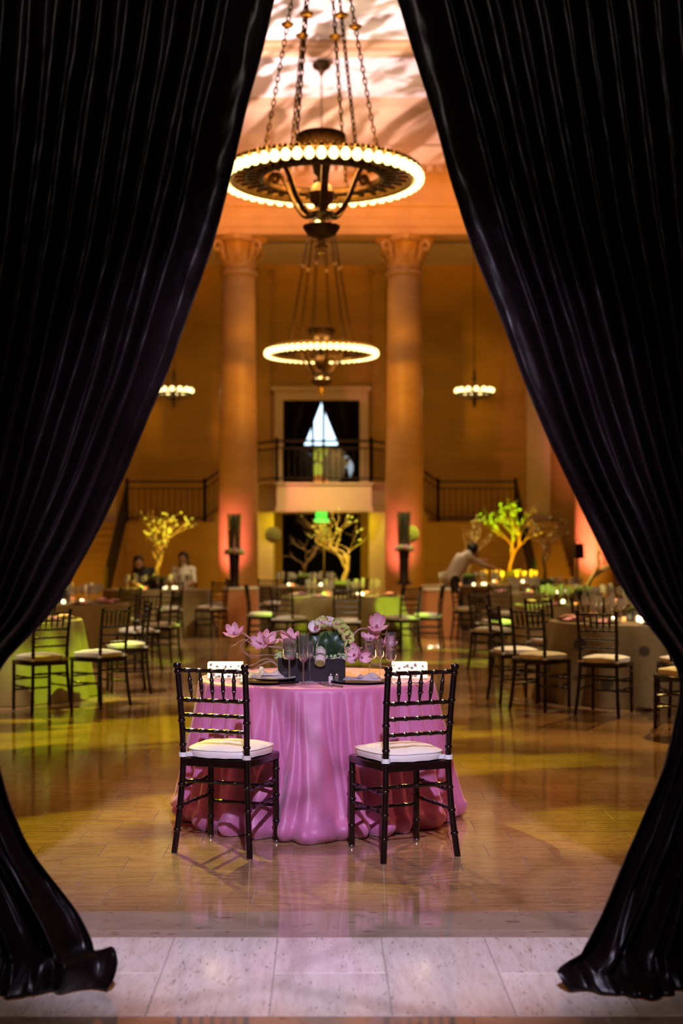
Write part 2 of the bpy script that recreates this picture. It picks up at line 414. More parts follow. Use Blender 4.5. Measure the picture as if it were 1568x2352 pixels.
# ================================================================== THE SETTING
# ------------------------------------------------------------------ floor and its tiles
floor = struct('floor', MB().box((-9, -1.5, -.08), (9, 41, -.004)), 'grout', 'polished travertine tile floor of the hall', smooth=False)
TW, TD, T0 = .315, .303, 5.95
def slab_mesh(name, w, d, m): return MB().slab((-w / 2, -d / 2, -.03), (w / 2, d / 2, 0), .0016).mesh(name, m, False)
def tilt(k=.0011): return (RND.uniform(-k, k), RND.uniform(-k, k), 0)
spots = []
for r in range(-1, 92):
    y0 = T0 + r * TD; y1 = y0 + TD
    if r == -1: y0 = 5.84
    if y0 > 34: break
    off = .182 if r % 2 else .0245
    for k in range(-29, 29):
        x0 = off + k * TW
        if abs(x0 + TW / 2) > 8.6: continue
        yc = (y0 + y1) / 2; px = 738 + 3267 * (x0 + TW / 2) / yc
        spots.append((0 if -30 < px < 1600 else 1, yc, x0, y0, y1))
spots.sort()
tm = slab_mesh('tile', TW - .0026, TD - .0026, 'floor_tile'); tm0 = slab_mesh('tile', TW - .0026, .11 - .0026, 'floor_tile')
rest = MB()
for n, (hid, yc, x0, y0, y1) in enumerate(spots):
    if n < 296 and not hid:
        obj('tile', tm if y1 - y0 > .2 else tm0, floor, (x0 + TW / 2, yc, 0), tilt())
    else:
        rest.slab((x0 + .0013, y0 + .0013, -.03), (x0 + TW - .0013, y1 - .0013, 0), .0016)
tag(rest.build('tile_field', 'floor_tile', floor, False), kind='stuff')
# border stones and threshold slabs
for k in range(-5, 6):
    for (y0, y1, sh, w) in ((5.55, 5.84, .025, .90), (5.45, 5.55, -.42, .96), (4.12, 4.54, .48, .93)):
        obj('border_stone', slab_mesh('border_stone', w - .0026, y1 - y0 - .0026, 'border_stone'), floor, (sh + (k + .5) * w, (y0 + y1) / 2, 0))
for k in range(-9, 10):
    x0 = -.168 + .3955 * k
    for (y0, y1) in (((4.54, 4.995), (4.995, 5.45)) if k % 2 == 0 else ((4.54, 5.45),)):
        obj('threshold_slab', slab_mesh('threshold_slab', .3955 - .003, y1 - y0 - .003, 'threshold_tile'), floor, (x0 + .198, (y0 + y1) / 2, 0), tilt(.0006))
    for j in range(6):
        obj('threshold_slab', slab_mesh('threshold_slab', .3955 - .003, .9 - .003, 'threshold_tile'), floor, (x0 + .198, 4.12 - .45 - .9 * j, 0))

# ------------------------------------------------------------------ walls and ceiling
wf = MB().box((-9, 4.75, 0), (-2.1, 5.45, 11)).box((2.1, 4.75, 0), (9, 5.45, 11)).box((-2.1, 4.75, 4.7), (2.1, 5.45, 11))
struct('wall_front', wf, 'wall', 'stone wall with the wide curtained opening', smooth=False)
struct('wall_left', MB().box((-9, 5.45, 0), (-8.6, 41, 11.2)), 'wall', 'amber lit stone side wall', smooth=False)
struct('wall_right', MB().box((8.6, 5.45, 0), (9, 41, 11.2)), 'wall', 'stone side wall behind the columns', smooth=False)
WB = 34.2
wb = MB().box((-8.6, WB, 0), (-.95, WB + .3, 8.3)).box((.95, WB, 0), (8.6, WB + .3, 8.3))
wb.box((-.95, WB, 2.32), (.95, WB + .3, 2.9)).box((-.95, WB, 5.0), (.95, WB + .3, 8.3))
wall_back = struct('wall_back', wb, 'wall', 'amber lit stone wall behind the two columns', smooth=False)
struct('ceiling', MB().box((-8.6, 5.45, 11.0), (8.6, 32, 11.3)), 'ceiling', 'cream coffered ceiling with rose light on it', smooth=False)
struct('ceiling_aisle', MB().box((-8.6, 31.3, 8.25), (8.6, WB, 8.5)), 'plaster', smooth=False)
for i, y in enumerate((26.75, 20.6, 14.4)):
    b = MB().box((-8.6, y, 10.80), (8.6, y + .34, 11.0)).box((-8.6, y - .07, 10.90), (8.6, y + .41, 11.0))
    for k in range(-40, 40):
        if i == 0: b.box((k * .1, y - .10, 10.925), (k * .1 + .06, y - .069, 10.965))
    struct('trim_%d' % (i + 1), b, 'entab', 'moulded ceiling beam' , smooth=False)
# door surround and pilasters on the back wall
tr = MB().box((-1.12, WB - .10, 2.9), (-.92, WB, 5.0)).box((.92, WB - .10, 2.9), (1.12, WB, 5.0)).box((-1.12, WB - .10, 5.0), (1.12, WB, 5.22)).box((-1.2, WB - .16, 5.22), (1.2, WB, 5.32))
struct('trim_4', tr, 'wall_pale', 'moulded stone frame of the upper doorway', smooth=False)
for i, (x, w) in enumerate(((-1.38, .30), (1.38, .30), (-5.2, .56), (5.2, .56))):
    p = MB().box((x - w / 2, WB - .14, 0), (x + w / 2, WB, 7.6)).box((x - w / 2 - .06, WB - .2, 0), (x + w / 2 + .06, WB, .3))
    p.box((x - w / 2 - .03, WB - .17, 7.6), (x + w / 2 + .03, WB, 7.68)).box((x - w / 2 - .10, WB - .24, 8.1), (x + w / 2 + .10, WB, 8.25))
    p.box((x - w / 2 - .02, WB - .18, 7.68), (x + w / 2 + .02, WB, 8.1))
    for sx in (-1, 1): p.ball((x + sx * (w / 2 + .02), WB - .2, 8.0), .075, 10, 6)
    o = struct('trim_%d' % (5 + i), p, 'wall_pale' if w > .4 else 'wall', 'flat stone pilaster against the back wall')
# entablature over the columns
prof = [(8.2, .42), (8.36, .42), (8.37, .47), (8.55, .47), (8.56, .50), (8.78, .50), (8.80, .58), (8.90, .60), (8.92, .46), (9.34, .46), (9.36, .54), (9.44, .60), (9.46, .70),
        (9.62, .74), (9.64, .98), (9.78, 1.02), (9.92, 1.14), (10.02, 1.14), (10.04, 1.02), (10.3, 1.04), (10.55, 1.12), (10.72, 1.3), (10.80, 1.55), (11.0, 1.62)]
prof = [(z, .42 + (d - .42) * .40) for z, d in prof]
rows = [[(x, 31.0 - d, z) for z, d in prof] for x in (-8.6, 8.6)]
en = MB(); en.quadgrid(rows); en.box((-8.6, 30.72, 8.2), (8.6, 31.4, 8.21)); en.box((-8.6, 31.3, 8.2), (8.6, 31.42, 11))
ent = struct('trim_9', en, 'entab', 'moulded entablature across the column heads')
dm = MB().box((-.06, -.12, 0), (.06, 0, .13)).mesh('dentil', 'entab', False)
for k in range(-30, 31): obj('dentil', dm, ent, (k * .21, 30.45, 9.48))
rm = MB().lathe([(.001, .05), (.06, .06), (.10, .03), (.16, .02), (.17, 0)], 12).xform(Matrix.Rotation(PI / 2, 4, 'X')).mesh('rosette', 'entab')
for x in (-1.81, 0, 1.81): obj('rosette', rm, ent, (x, 30.565, 9.14))

# ------------------------------------------------------------------ columns
def column(x, label):
    c = thing('column', label, 'column', (x, 31, 0), 0, 'tall stone columns', 'structure')
    MB().box((-.56, -.56, 0), (.56, .56, .16)).build('plinth', 'column', c, False)
    MB().lathe([(.54, .16), (.56, .22), (.54, .28), (.47, .31), (.46, .36), (.50, .40), (.48, .46), (.43, .50)], 32).build('base', 'column', c)
    pr = [(.43 - .065 * (t ** 1.8), .50 + t * 6.86) for t in [i / 14 for i in range(15)]]
    MB().lathe(pr, 40).build('shaft', 'column', c, 'all')
    MB().lathe([(.36, 7.36), (.41, 7.38), (.42, 7.42), (.41, 7.46), (.36, 7.48)], 32).build('neck_ring', 'column', c)
    cap = MB().lathe([(.35, 7.46), (.335, 7.7), (.335, 7.95), (.38, 8.10)], 32).build('capital', 'column', c)
    ab = MB(); R1 = .62
    ring = []
    for q in range(4):
        for t in (-.9, -.5, 0, .5, .9):
            a = q * PI / 2 + t * PI / 4
            rr = R1 * (1.0 - .22 * (1 - (t / .9) ** 2))
            ring.append((rr * math.cos(a + PI / 4 - PI / 4), rr * math.sin(a)))
    ring = [(rr[0], rr[1]) for rr in ring]
    ab.quadgrid([[(px, py, z) for px, py in ring] for z in (8.08, 8.20)], True)
    ab.cap([(px, py, 8.08) for px, py in ring], True); ab.cap([(px, py, 8.20) for px, py in ring])
    o = ab.build('abacus', 'column', cap, False); o.rotation_euler = (0, 0, PI / 4)
    # acanthus leaves curling outward
    def leaf(h, w, out):
        rows = []
        for i in range(9):
            t = i / 8; wd = w * math.sin(PI * min(1, .25 + t * .75)) ** .7 * (1 + .12 * math.sin(i * 2.6))
            zz = h * (t if t < .8 else .8 + .2 * math.sin((t - .8) / .2 * PI * .55) - .12 * max(0, t - .9) / .1)
            rr = out * t ** 3
            rows.append([(rr - .03 * abs(s) ** 2, s * wd, zz) for s in (-1, -.5, 0, .5, 1)])
        return MB().quadgrid(rows)
    lm1 = leaf(.28, .12, .22).mesh('acanthus_leaf', 'column'); lm2 = leaf(.44, .10, .26).mesh('acanthus_leaf', 'column')
    for k in range(8):
        for (lm, ph, r0, z0) in ((lm1, 0, .375, 7.48), (lm2, PI / 8, .385, 7.52)):
            a = k * PI / 4 + ph
            obj('acanthus_leaf', lm, cap, (r0 * math.cos(a), r0 * math.sin(a), z0), (0, 0, a))
    # corner volutes
    pts = []; 
    for i in range(26):
        a = i / 25 * 2.3 * PI; rr = .15 * (1 - i / 30)
        pts.append((.02 - rr * math.cos(a) * 1.0, 0, rr * math.sin(a)))
    vm = MB().tube([(-.2, 0, -.25), (-.12, 0, -.08)] + pts, [.04] * 2 + [.045 - .001 * i for i in range(26)], 8).mesh('volute', 'column')
    for k in range(4):
        a = PI / 4 + k * PI / 2
        obj('volute', vm, cap, (.58 * math.cos(a), .58 * math.sin(a), 7.93), (0, 0, a))
    fm = MB().ball((0, 0, 0), .09, 10, 6).mesh('fleuron', 'column')
    for k in range(4): obj('fleuron', fm, cap, (.49 * math.cos(k * PI / 2), .49 * math.sin(k * PI / 2), 8.13))
    return c
column(-1.81, 'tall stone column between the balcony and the curtain with the left flower vase')
column(1.81, 'tall stone column between the balcony and the side wall chandelier')
column(5.95, 'pink lit column beside the right curtain behind the black loudspeaker')

# ------------------------------------------------------------------ rooms behind the two doorways
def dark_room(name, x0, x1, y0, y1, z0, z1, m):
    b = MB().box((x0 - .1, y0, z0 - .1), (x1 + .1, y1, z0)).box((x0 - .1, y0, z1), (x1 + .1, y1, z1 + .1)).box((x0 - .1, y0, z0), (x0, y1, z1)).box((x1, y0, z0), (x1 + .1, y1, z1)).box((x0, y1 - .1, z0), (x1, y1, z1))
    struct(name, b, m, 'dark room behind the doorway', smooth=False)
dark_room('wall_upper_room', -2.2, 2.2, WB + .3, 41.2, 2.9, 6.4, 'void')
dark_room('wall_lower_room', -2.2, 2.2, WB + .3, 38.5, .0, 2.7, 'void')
win = thing('window_1', 'tall bright daylight window seen through the upper doorway', 'window', (0, 41.05, 0), 0, None, 'structure')
fr = MB()
for x in (-.93, -.59, -.25, .06, .50, .85): fr.box((x - .04, -.06, 3.2), (x + .04, .02, 6.1))
for z in (3.2, 4.38, 6.1): fr.box((-.95, -.05, z - .03), (.87, .02, z + .03))
fr.build('window_frame', 'iron', win, False)
for a, b in ((-.93, -.59), (-.59, -.25), (-.25, .06), (.06, .50), (.50, .85)):
    MB().box((a + .022, -.012, 4.41), (b - .022, -.004, 6.07)).build('pane', 'daylight', win, False)
for (a, b, z0, z1, m) in ((-.59, -.25, 3.2, 4.35, 'void'), (-.25, .06, 3.55, 4.35, 'lime_pane'), (-.25, .06, 3.23, 3.53, 'amber_pane'), (.06, .28, 3.55, 4.35, 'lime_pane'), (.06, .50, 3.23, 3.53, 'amber_pane')):
    MB().box((a + .022, -.012, z0), (b - .022, -.004, z1)).build('pane', m, win, False)
def urn(name, label, x, y, z, s, m):
    u = thing(name, label, 'urn', (x, y, z))
    MB().lathe([(.0, 0), (.16, 0), (.17, .05), (.08, .12), (.10, .2), (.24, .42), (.30, .66), (.27, .82), (.17, .9), (.16, .96), (.21, 1.0)], 20).build('body', m, u).scale = (s, s, s)
    for sx in (-1, 1):
        o = MB().tube(bez([(.2 * sx, 0, .92), (.36 * sx, 0, .95), (.38 * sx, 0, .78), (.28 * sx, 0, .66)], 5), .022, 6).build('handle', m, u); o.scale = (s, s, s)
urn('urn', 'dark urn standing in the upper doorway', -.52, 37.2, 2.9, 1.15, 'urn_dark')
urn('urn', 'golden urn standing in the upper doorway beside the white one', .32, 37.0, 2.9, 1.1, 'urn_gold')
urn('urn', 'white urn at the edge of the upper doorway', 1.02, 38.3, 2.9, 1.05, 'urn_white')
# small dark curtains drawn apart in that doorway
def door_curtain(sgn, label):
    rows = []
    for i in range(30):
        t = i / 29; z = 2.95 + t * 2.05
        inner = lerp_table([(2.95, .62), (3.4, .80), (3.6, .70), (3.96, .40), (4.5, .18), (4.96, .0), (5.1, .0)], z)
        rows.append([(sgn * (.93 + (inner - .93) * k / 40), WB + .14 + .03 * math.sin(k * 1.1), z) for k in range(41)])
    o = MB().quadgrid(rows).build('door_curtain', 'curtain'); md = o.modifiers.new('thick', 'SOLIDIFY'); md.thickness = .008
    tag(o, label, 'curtain')
door_curtain(-1, 'small dark curtain at the dark urn side of the upper doorway')
door_curtain(1, 'small dark curtain at the white urn side of the upper doorway')

# ------------------------------------------------------------------ balcony, stairs, railings
bal = thing('balcony', 'pale stone balcony with canted ends below the upper doorway', 'balcony', (0, 0, 0), 0, None, 'structure')
def prism(poly, z0, z1):
    b = MB(); b.quadgrid([[(x, y, z) for x, y in poly] for z in (z0, z1)], True)
    b.cap([(x, y, z0) for x, y in poly], True); b.cap([(x, y, z1) for x, y in poly]); return b
P = [(-1.55, WB), (-1.5, 32.85), (-1.0, 31.9), (1.12, 31.9), (1.52, 32.85), (1.55, WB)]
prism(P, 2.36, 2.88).build('fascia', 'wall_pale', bal, False)
P2 = [(-1.6, WB), (-1.55, 32.82), (-1.03, 31.84), (1.15, 31.84), (1.57, 32.82), (1.6, WB)]
prism(P2, 2.27, 2.36).build('soffit_moulding', 'wall_pale', bal, False)
prism(P2, 2.88, 2.92).build('floor_slab', 'wall_pale', bal, False)
for x in (-1.32, 1.32): MB().box((x - .22, 32.6, 0), (x + .22, 34.2, 2.27)).build('pier', 'wall_pale', bal, False)

bal_m = {}
def railing(label, segs, closed_ends=True):
    r = thing('railing', label, 'railing', (0, 0, 0))
    for a, b in segs:
        a = V(a); b = V(b); L = (b - a).length
        for h, rad in ((.94, .028), (.78, .018), (.10, .018)):
            MB().tube([a + V((0, 0, h)), b + V((0, 0, h))], rad, 6).build('rail', 'iron', r)
        for p in (a, b): MB().box((p.x - .035, p.y - .035, p.z), (p.x + .035, p.y + .035, p.z + 1.02)).build('post', 'iron', r, False)
        n = max(3, int(L / .13))
        if 'b' not in bal_m: bal_m['b'] = MB().tube([(0, 0, .10), (0, 0, .78)], .010, 5).mesh('baluster', 'iron')
        for k in range(1, n): obj('baluster', bal_m['b'], r, a + (b - a) * k / n)
    return r
railing('dark iron railing along the balcony front', [((-1.0, 31.97, 2.92), (1.12, 31.97, 2.92)), ((-1.5, 32.8, 2.92), (-1.0, 31.97, 2.92)), ((1.12, 31.97, 2.92), (1.52, 32.8, 2.92))])
for sg, who in ((-1, 'on the yellow tree side of the columns'), (1, 'on the green lit tree side of the columns')):
    st = thing('staircase', 'stone staircase from balcony to floor ' + who, 'staircase', (0, 0, 0), 0, None, 'structure')
    f = lambda x0, x1: (min(sg * x0, sg * x1), max(sg * x0, sg * x1))
    for k in range(5):
        x0, x1 = f(1.5 + .24 * k, 1.5 + .24 * (k + 1)); z = 2.9 - .17 * (k + 1)
        MB().box((x0, 32.9, 0), (x1, WB, z)).build('step', 'wall', st, False)
    x0, x1 = f(2.7, 5.45); MB().box((x0, 32.9, 0), (x1, WB, 2.05)).build('landing', 'wall', st, False)
    x0, x1 = f(4.5, 5.45)
    for k in range(12):
        y = 32.9 - .275 * (k + 1); z = 2.05 - .171 * (k + 1)
        if z > .02: MB().box((x0, y, 0), (x1, y + .275, z)).build('step', 'wall', st, False)
    railing('dark iron railing of landing and stairs ' + who, [
        ((sg * 1.52, 32.95, 2.9), (sg * 2.7, 32.95, 2.05)), ((sg * 2.7, 32.95, 2.05), (sg * 4.5, 32.95, 2.05)),
        ((sg * 4.5, 32.95, 2.05), (sg * 4.5, 29.7, .05))])

# exit sign under the balcony
ex = thing('exit_sign', 'glowing green exit sign hanging under the balcony', 'sign', (0, 31.78, 0))
MB().box((-.125, 0, 2.05), (.125, .05, 2.27)).build('panel', 'sign_body', ex, False)
MB().box((-.155, -.01, 2.03), (.155, .06, 2.10)).build('base_strip', 'sign_letter', ex, False)
cu = bpy.data.curves.new('lettering', 'FONT'); cu.body = 'EXIT'; cu.size = .13; cu.align_x = 'CENTER'; cu.align_y = 'CENTER'; cu.extrude = .003
cu.materials.append(M['sign_letter'])
tmp = obj('tmp', cu); lme = bpy.data.meshes.new_from_object(tmp.evaluated_get(bpy.context.evaluated_depsgraph_get())); bpy.data.objects.remove(tmp)
obj('lettering', lme, ex, (0, -.006, 2.18), (PI / 2, 0, 0))

# ================================================================== FRONT CURTAINS
SPX = 3267 / 4.9
def zy(y): return 1.5 + (1254 - y) / SPX
def xw(x): return (x - 738) / SPX
EL = [(627, 0), (602, 122), (573, 229), (543, 359), (496, 531), (441, 694), (386, 860), (344, 956), (287, 1096), (233, 1211), (166, 1322), (124, 1396), (73, 1456), (0, 1514), (-22, 1570), (-28, 1640), (0, 1746), (20, 1851), (63, 1937), (120, 2023), (183, 2103), (222, 2165)]
ER = [(917, 0), (951, 124), (996, 273), (1028, 392), (1083, 558), (1139, 699), (1201, 870), (1254, 1003), (1314, 1128), (1371, 1231), (1414, 1317), (1443, 1371), (1489, 1439), (1546, 1503), (1566, 1545), (1563, 1600), (1542, 1680), (1525, 1746), (1491, 1834), (1457, 1920), (1431, 1957), (1397, 2043), (1352, 2140), (1322, 2185)]
def big_curtain(sgn, edge, label, seed):
    tab = sorted((zy(y), xw(x)) for x, y in edge)
    tab = [(0.0, tab[0][1] + sgn * -.02)] + tab + [(4.0, sgn * .03 if sgn > 0 else -.02), (4.75, 0)]
    if sgn > 0: tab = [(z, x) for z, x in tab]
    ts = [(z, x) for z, x in tab]
    NU, NV = 420, 150; rr = random.Random(seed)
    NP = 20
    ph = [rr.uniform(-.35, .35) for _ in range(NP + 2)]; am = [rr.uniform(.65, 1.25) for _ in range(NP + 2)]
    rows = []
    zt = 4.68
    def smooth_edge(z):
        return sum(lerp_table(ts, z + d) * w for d, w in ((-.10, .1), (-.05, .2), (0, .4), (.05, .2), (.10, .1)))
    for i in range(NV + 1):
        z = .11 + (zt - .11) * i / NV
        xe = smooth_edge(z)
        xo = sgn * lerp_table([(0, 1.75), (.95, 1.72), (1.6, 1.85), (3.4, 2.0), (4.7, 2.05)], z)
        tie = math.exp(-((z - .95) / .28) ** 2)          # how near to the tie-back
        row = []
        for j in range(NU + 1):
            u = j / NU
            # the leading edge carries a flat hem, then regular pleats
            q = u / .93 * NP if u < .93 else NP + (u - .93) / .07 * .5
            k = int(q); fr_ = q - k
            A = am[k] * (1 - fr_) + am[k + 1] * fr_; PH = ph[k] * (1 - fr_) + ph[k + 1] * fr_
            wob = .35 * noise.noise(V((q * .8, z * .55, seed))) + .10 * noise.noise(V((q * 2.1, z * 3.0, seed + 5)))
            w = math.sin(2 * PI * q + PH + 2.2 * wob)
            w = w * (1.12 - .12 * w * w)
            depth = .052 * A * w
            lowp = max(0, min(1, (.9 - z) / .8))
            broad = math.sin(2 * PI * (u * 6.3 + .35 * noise.noise(V((u * 3, z * 1.6, seed + 40)))) + 1.3) + .5 * math.sin(2 * PI * u * 13 + 4 * noise.noise(V((u * 5, z * 2.5, seed + 44))))
            depth = depth * (1 - .72 * lowp ** .6) + .055 * broad * lowp ** .6
            # big soft rolls sweeping into the tie
            sweep = math.exp(-((z - 1.45) / .5) ** 2)
            depth += .05 * sweep * math.sin(2 * PI * u * 3.2 + 3.5 * (z - 1.2)) * u
            x = xo + (xe - xo) * u + .010 * noise.noise(V((u * 30, z * 2.2, seed + 9)))
            crease = .006 * noise.noise(V((u * 60, z * 14, seed + 2))) + .010 * noise.noise(V((u * 22, z * 6, seed + 3))) * (.4 + lowp)
            y = 4.90 + depth + crease - .05 * tie * math.sin(PI * u) - .05 * lowp ** 2
            row.append((x, y, z))
        rows.append(row)
    # the surplus length lies in a soft heap on the floor
    base = rows[0]; heap = []
    for t in (1.0, .95, .88, .79, .68, .55, .40, .22):
        row = []
        for j in range(NU + 1):
            u = j / NU; b = base[j]
            n1 = noise.noise(V((u * 7, t * 1.1, seed + 20))); n2 = noise.noise(V((u * 17, t * 2.0, seed + 30)))
            out = t * (.13 + .09 * n1)
            ed = max(0, (u - .80) / .20)
            flat = 1 - .75 * t                                # pleats die out in the heap
            x = b[0] - sgn * (ed * .09 * math.sin(PI * min(1, t * .8)) + .02 * n2 * t)
            y = 4.86 + (b[1] - 4.86) * flat - out * (1 - .3 * ed) + .015 * n2
            zz = .006 + .104 * (1 - t) ** .8 + (.060 * max(0, n2) + .050 * max(0, n1)) * math.sin(PI * t) * (1 + ed)
            row.append((x, y, max(.006, zz)))
        heap.append(row)
    cur = thing('stage_curtain', label, 'curtain', (0, 0, 0), 0, None)
    o = MB().quadgrid(heap + rows).build('drape', 'curtain', cur, 'all')
    md = o.modifiers.new('thick', 'SOLIDIFY'); md.thickness = .004; md.offset = 0
    # tie-back band around the gathered waist
    pts = []
    for i in range(33):
        a = 2 * PI * i / 32
        pts.append((sgn * 1.55 + .27 * math.cos(a), 4.88 + .155 * math.sin(a), .97 + .05 * math.cos(a) * -sgn))
    rows = [[V(p) + V((0, 0, d)) for p in pts] for d in (-.05, 0, .05)]
    tb = MB().quadgrid(rows).build('tie_back', 'curtain', cur); md = tb.modifiers.new('thick', 'SOLIDIFY'); md.thickness = .01
    return cur
big_curtain(-1, EL, 'heavy dark brown satin curtain tied back on the left of the opening', 4.0)
big_curtain(1, ER, 'heavy dark brown satin curtain tied back on the right of the opening', 17.0)
tag(MB().tube([(-2.4, 4.9, 4.66), (2.4, 4.9, 4.66)], .02, 8).build('curtain_rod', 'iron'), 'dark iron rod the two satin curtains hang from', 'curtain rod')

# ================================================================== CHANDELIERS
def chandelier(label):
    """origin: centre of the bulb ring"""
    ch = thing('chandelier', label, 'chandelier')
    RI, RO = .66, 1.0
    ring = MB()
    def hoop(r, rad, z, seg=72):
        pts = [(r * math.cos(2 * PI * k / seg), r * math.sin(2 * PI * k / seg), z) for k in range(seg)]
        rows = []
        for k in range(seg):
            a = 2 * PI * k / seg
            rows.append([((r + rad[0] * math.cos(b)) * math.cos(a), (r + rad[0] * math.cos(b)) * math.sin(a), z + rad[1] * math.sin(b)) for b in (2 * PI * q / 8 for q in range(8))])
        rows.append(rows[0]); return MB().quadgrid(rows, True)
    hoop(RI, (.035, .045), 0).build('inner_hoop', 'bronze', ch)
    hoop(RO, (.05, .06), 0).build('outer_hoop', 'bronze_gold', ch)
    hoop(.83, (.018, .02), 0).build('middle_hoop', 'bronze', ch)
    bm_ = MB().box((RI, -.018, -.014), (RO, .018, .014)).mesh('spoke', 'bronze', False)
    for k in range(36): obj('spoke', bm_, ch, None, (0, 0, 2 * PI * k / 36))
    beadm = MB().ball((0, 0, 0), .028, 6, 4).mesh('bead', 'bronze_gold')
    for k in range(108):
        a = 2 * PI * k / 108; obj('bead', beadm, ch, (1.06 * math.cos(a), 1.06 * math.sin(a), .065))
    bulb = MB().lathe([(.0, -.062), (.028, -.055), (.047, -.032), (.054, 0), (.047, .032), (.03, .055), (.02, .07)], 12).mesh('bulb', 'bulb')
    sock = MB().lathe([(.022, .06), (.03, .065), (.026, .10)], 8).mesh('socket', 'bronze_gold')
    for k in range(54):
        a = 2 * PI * (k + .5) / 54
        b = obj('bulb', bulb, ch, (1.075 * math.cos(a), 1.075 * math.sin(a), -.03))
        obj('socket', sock, b)
    # six scrolled arms down to the hub
    arm = bez([(.66, 0, .02), (.60, 0, .10), (.53, 0, .06), (.56, 0, .0), (.60, 0, .04), (.53, 0, .09), (.44, 0, -.02), (.33, 0, -.26), (.20, 0, -.42), (.08, 0, -.40)], 6)
    rows = []
    am_ = MB().tube(arm, .022, 8).join(MB().tube([p + V((0, .03, .005)) for p in arm[30:]], .012, 6)).join(MB().tube([p + V((0, -.03, .005)) for p in arm[30:]], .012, 6)).mesh('arm', 'bronze')
    for k in range(6): obj('arm', am_, ch, None, (0, 0, math.radians(35) + k * PI / 3))
    MB().lathe([(.0, -.47), (.10, -.46), (.16, -.40), (.12, -.36), (.07, -.33), (.13, -.26), (.15, -.18), (.11, -.10), (.06, -.07)], 16).build('hub', 'bronze', ch)
    MB().lathe([(.045, -.08), (.05, 0), (.085, .04), (.10, .13), (.06, .17), (.045, .26), (.035, .32)], 14).build('stem', 'iron', ch)
    bowl = MB().lathe([(.03, .30), (.14, .31), (.22, .36), (.262, .44), (.268, .50), (.25, .52), (.20, .50), (.0, .47)], 28).build('upper_bowl', 'bronze', ch); bowl.location.z = -.05
    lf = []
    for i in range(6):
        t = i / 5; w = .052 * math.sin(PI * (.15 + .8 * t))
        lf.append([(.17 + .11 * math.sin(t * PI / 2), s * w, .32 + .17 * t + (.012 if s else 0)) for s in (-1, 0, 1)])
    lfm = MB().quadgrid(lf).mesh('bowl_leaf', 'bronze')
    for k in range(14): obj('bowl_leaf', lfm, bowl, None, (0, 0, 2 * PI * k / 14))
    MB().lathe([(.05, -.46), (.045, -.56), (.06, -.60)], 12).build('lower_stem', 'bronze_gold', ch)
    MB().lathe([(.0, -.69), (.06, -.68), (.15, -.64), (.20, -.57), (.205, -.54), (.18, -.55), (.10, -.60), (.0, -.61)], 20).build('lower_bowl', 'bronze', ch)
    MB().lathe([(.03, -.66), (.035, -.72), (.075, -.75), (.07, -.79), (.03, -.82), (.045, -.86), (.02, -.89), (.0, -.90)], 12).build('finial', 'bronze_gold', ch)
    lb = MB().ball((0, 0, 0), .034, 10, 7).mesh('lower_bulb', 'bulb')
    for k in range(3):
        a = math.radians(-110 + 120 * k); obj('lower_bulb', lb, ch, (.12 * math.cos(a), .12 * math.sin(a), -.53))
    # six chains that meet below the ceiling, one chain above
    link = MB(); seg = 8; rows = []
    for k in range(12):
        a = 2 * PI * k / 12; cx, cz = .018 * math.cos(a), .028 * math.sin(a) + (.012 if math.sin(a) > 0 else -.012)
        rows.append([(cx + .009 * math.cos(b) * math.cos(a), .009 * math.sin(b), cz + .009 * math.cos(b) * math.sin(a)) for b in (2 * PI * q / 5 for q in range(5))])
    rows.append(rows[0]); link.quadgrid(rows, True)
    def chain(p0, p1, name='chain'):
        p0, p1 = V(p0), V(p1); L = (p1 - p0).length; n = int(L / .066); out = MB()
        q = (p1 - p0).to_track_quat('Z', 'Y').to_matrix().to_4x4()
        for i in range(n):
            m = Matrix.Translation(p0 + (p1 - p0) * (i + .5) / n) @ q @ Matrix.Rotation(PI / 2 * (i % 2), 4, 'Z')
            out.join(MB().join(link).xform(m))
        return out.build(name, 'bronze', ch)
    for k in range(6):
        a = math.radians(5 + 60 * k); p0 = (.66 * math.cos(a), .66 * math.sin(a), .04); p1 = (.03 * math.cos(a), .03 * math.sin(a), 3.60)
        chain(p0, p1)
        t = .455; pk = V(p0).lerp(V(p1), t)
        MB().lathe([(.012, .05), (.03, .03), (.075, .005), (.06, -.02), (.02, -.03), (.012, -.05)], 12, pk).build('chain_knob', 'bronze_gold', ch)
    MB().lathe([(.03, 3.56), (.07, 3.60), (.05, 3.66), (.02, 3.70)], 12).build('chain_collar', 'bronze_gold', ch)
    chain((0, 0, 3.68), (0, 0, 5.30))
    MB().lathe([(.02, 5.16), (.05, 5.22), (.08, 5.28), (.16, 5.32), (.19, 5.38), (.16, 5.44), (.10, 5.46)], 18).build('canopy', 'bronze', ch)
    return ch
ch1 = chandelier('large bronze ring chandelier with glowing globe bulbs, nearest to the curtains')
ch1.location = (0, 15.6, 5.548)
ch2 = dup(ch1, (0, 27.9, 5.30), math.radians(9), 'bronze ring chandelier hanging between the two columns')
MB().tube([(0, 0, 5.28), (0, 0, 5.46)], .012, 8).build('ceiling_rod', 'bronze', ch2)
for c_ in ch2.children:
    if c_.name.startswith('canopy'): c_.location.z = .245
point('chandelier_glow', (0, 15.6, 5.75), (1, .46, .11), 330, .5)
point('chandelier_glow', (0, 27.9, 5.50), (1, .50, .12), 100, .5)

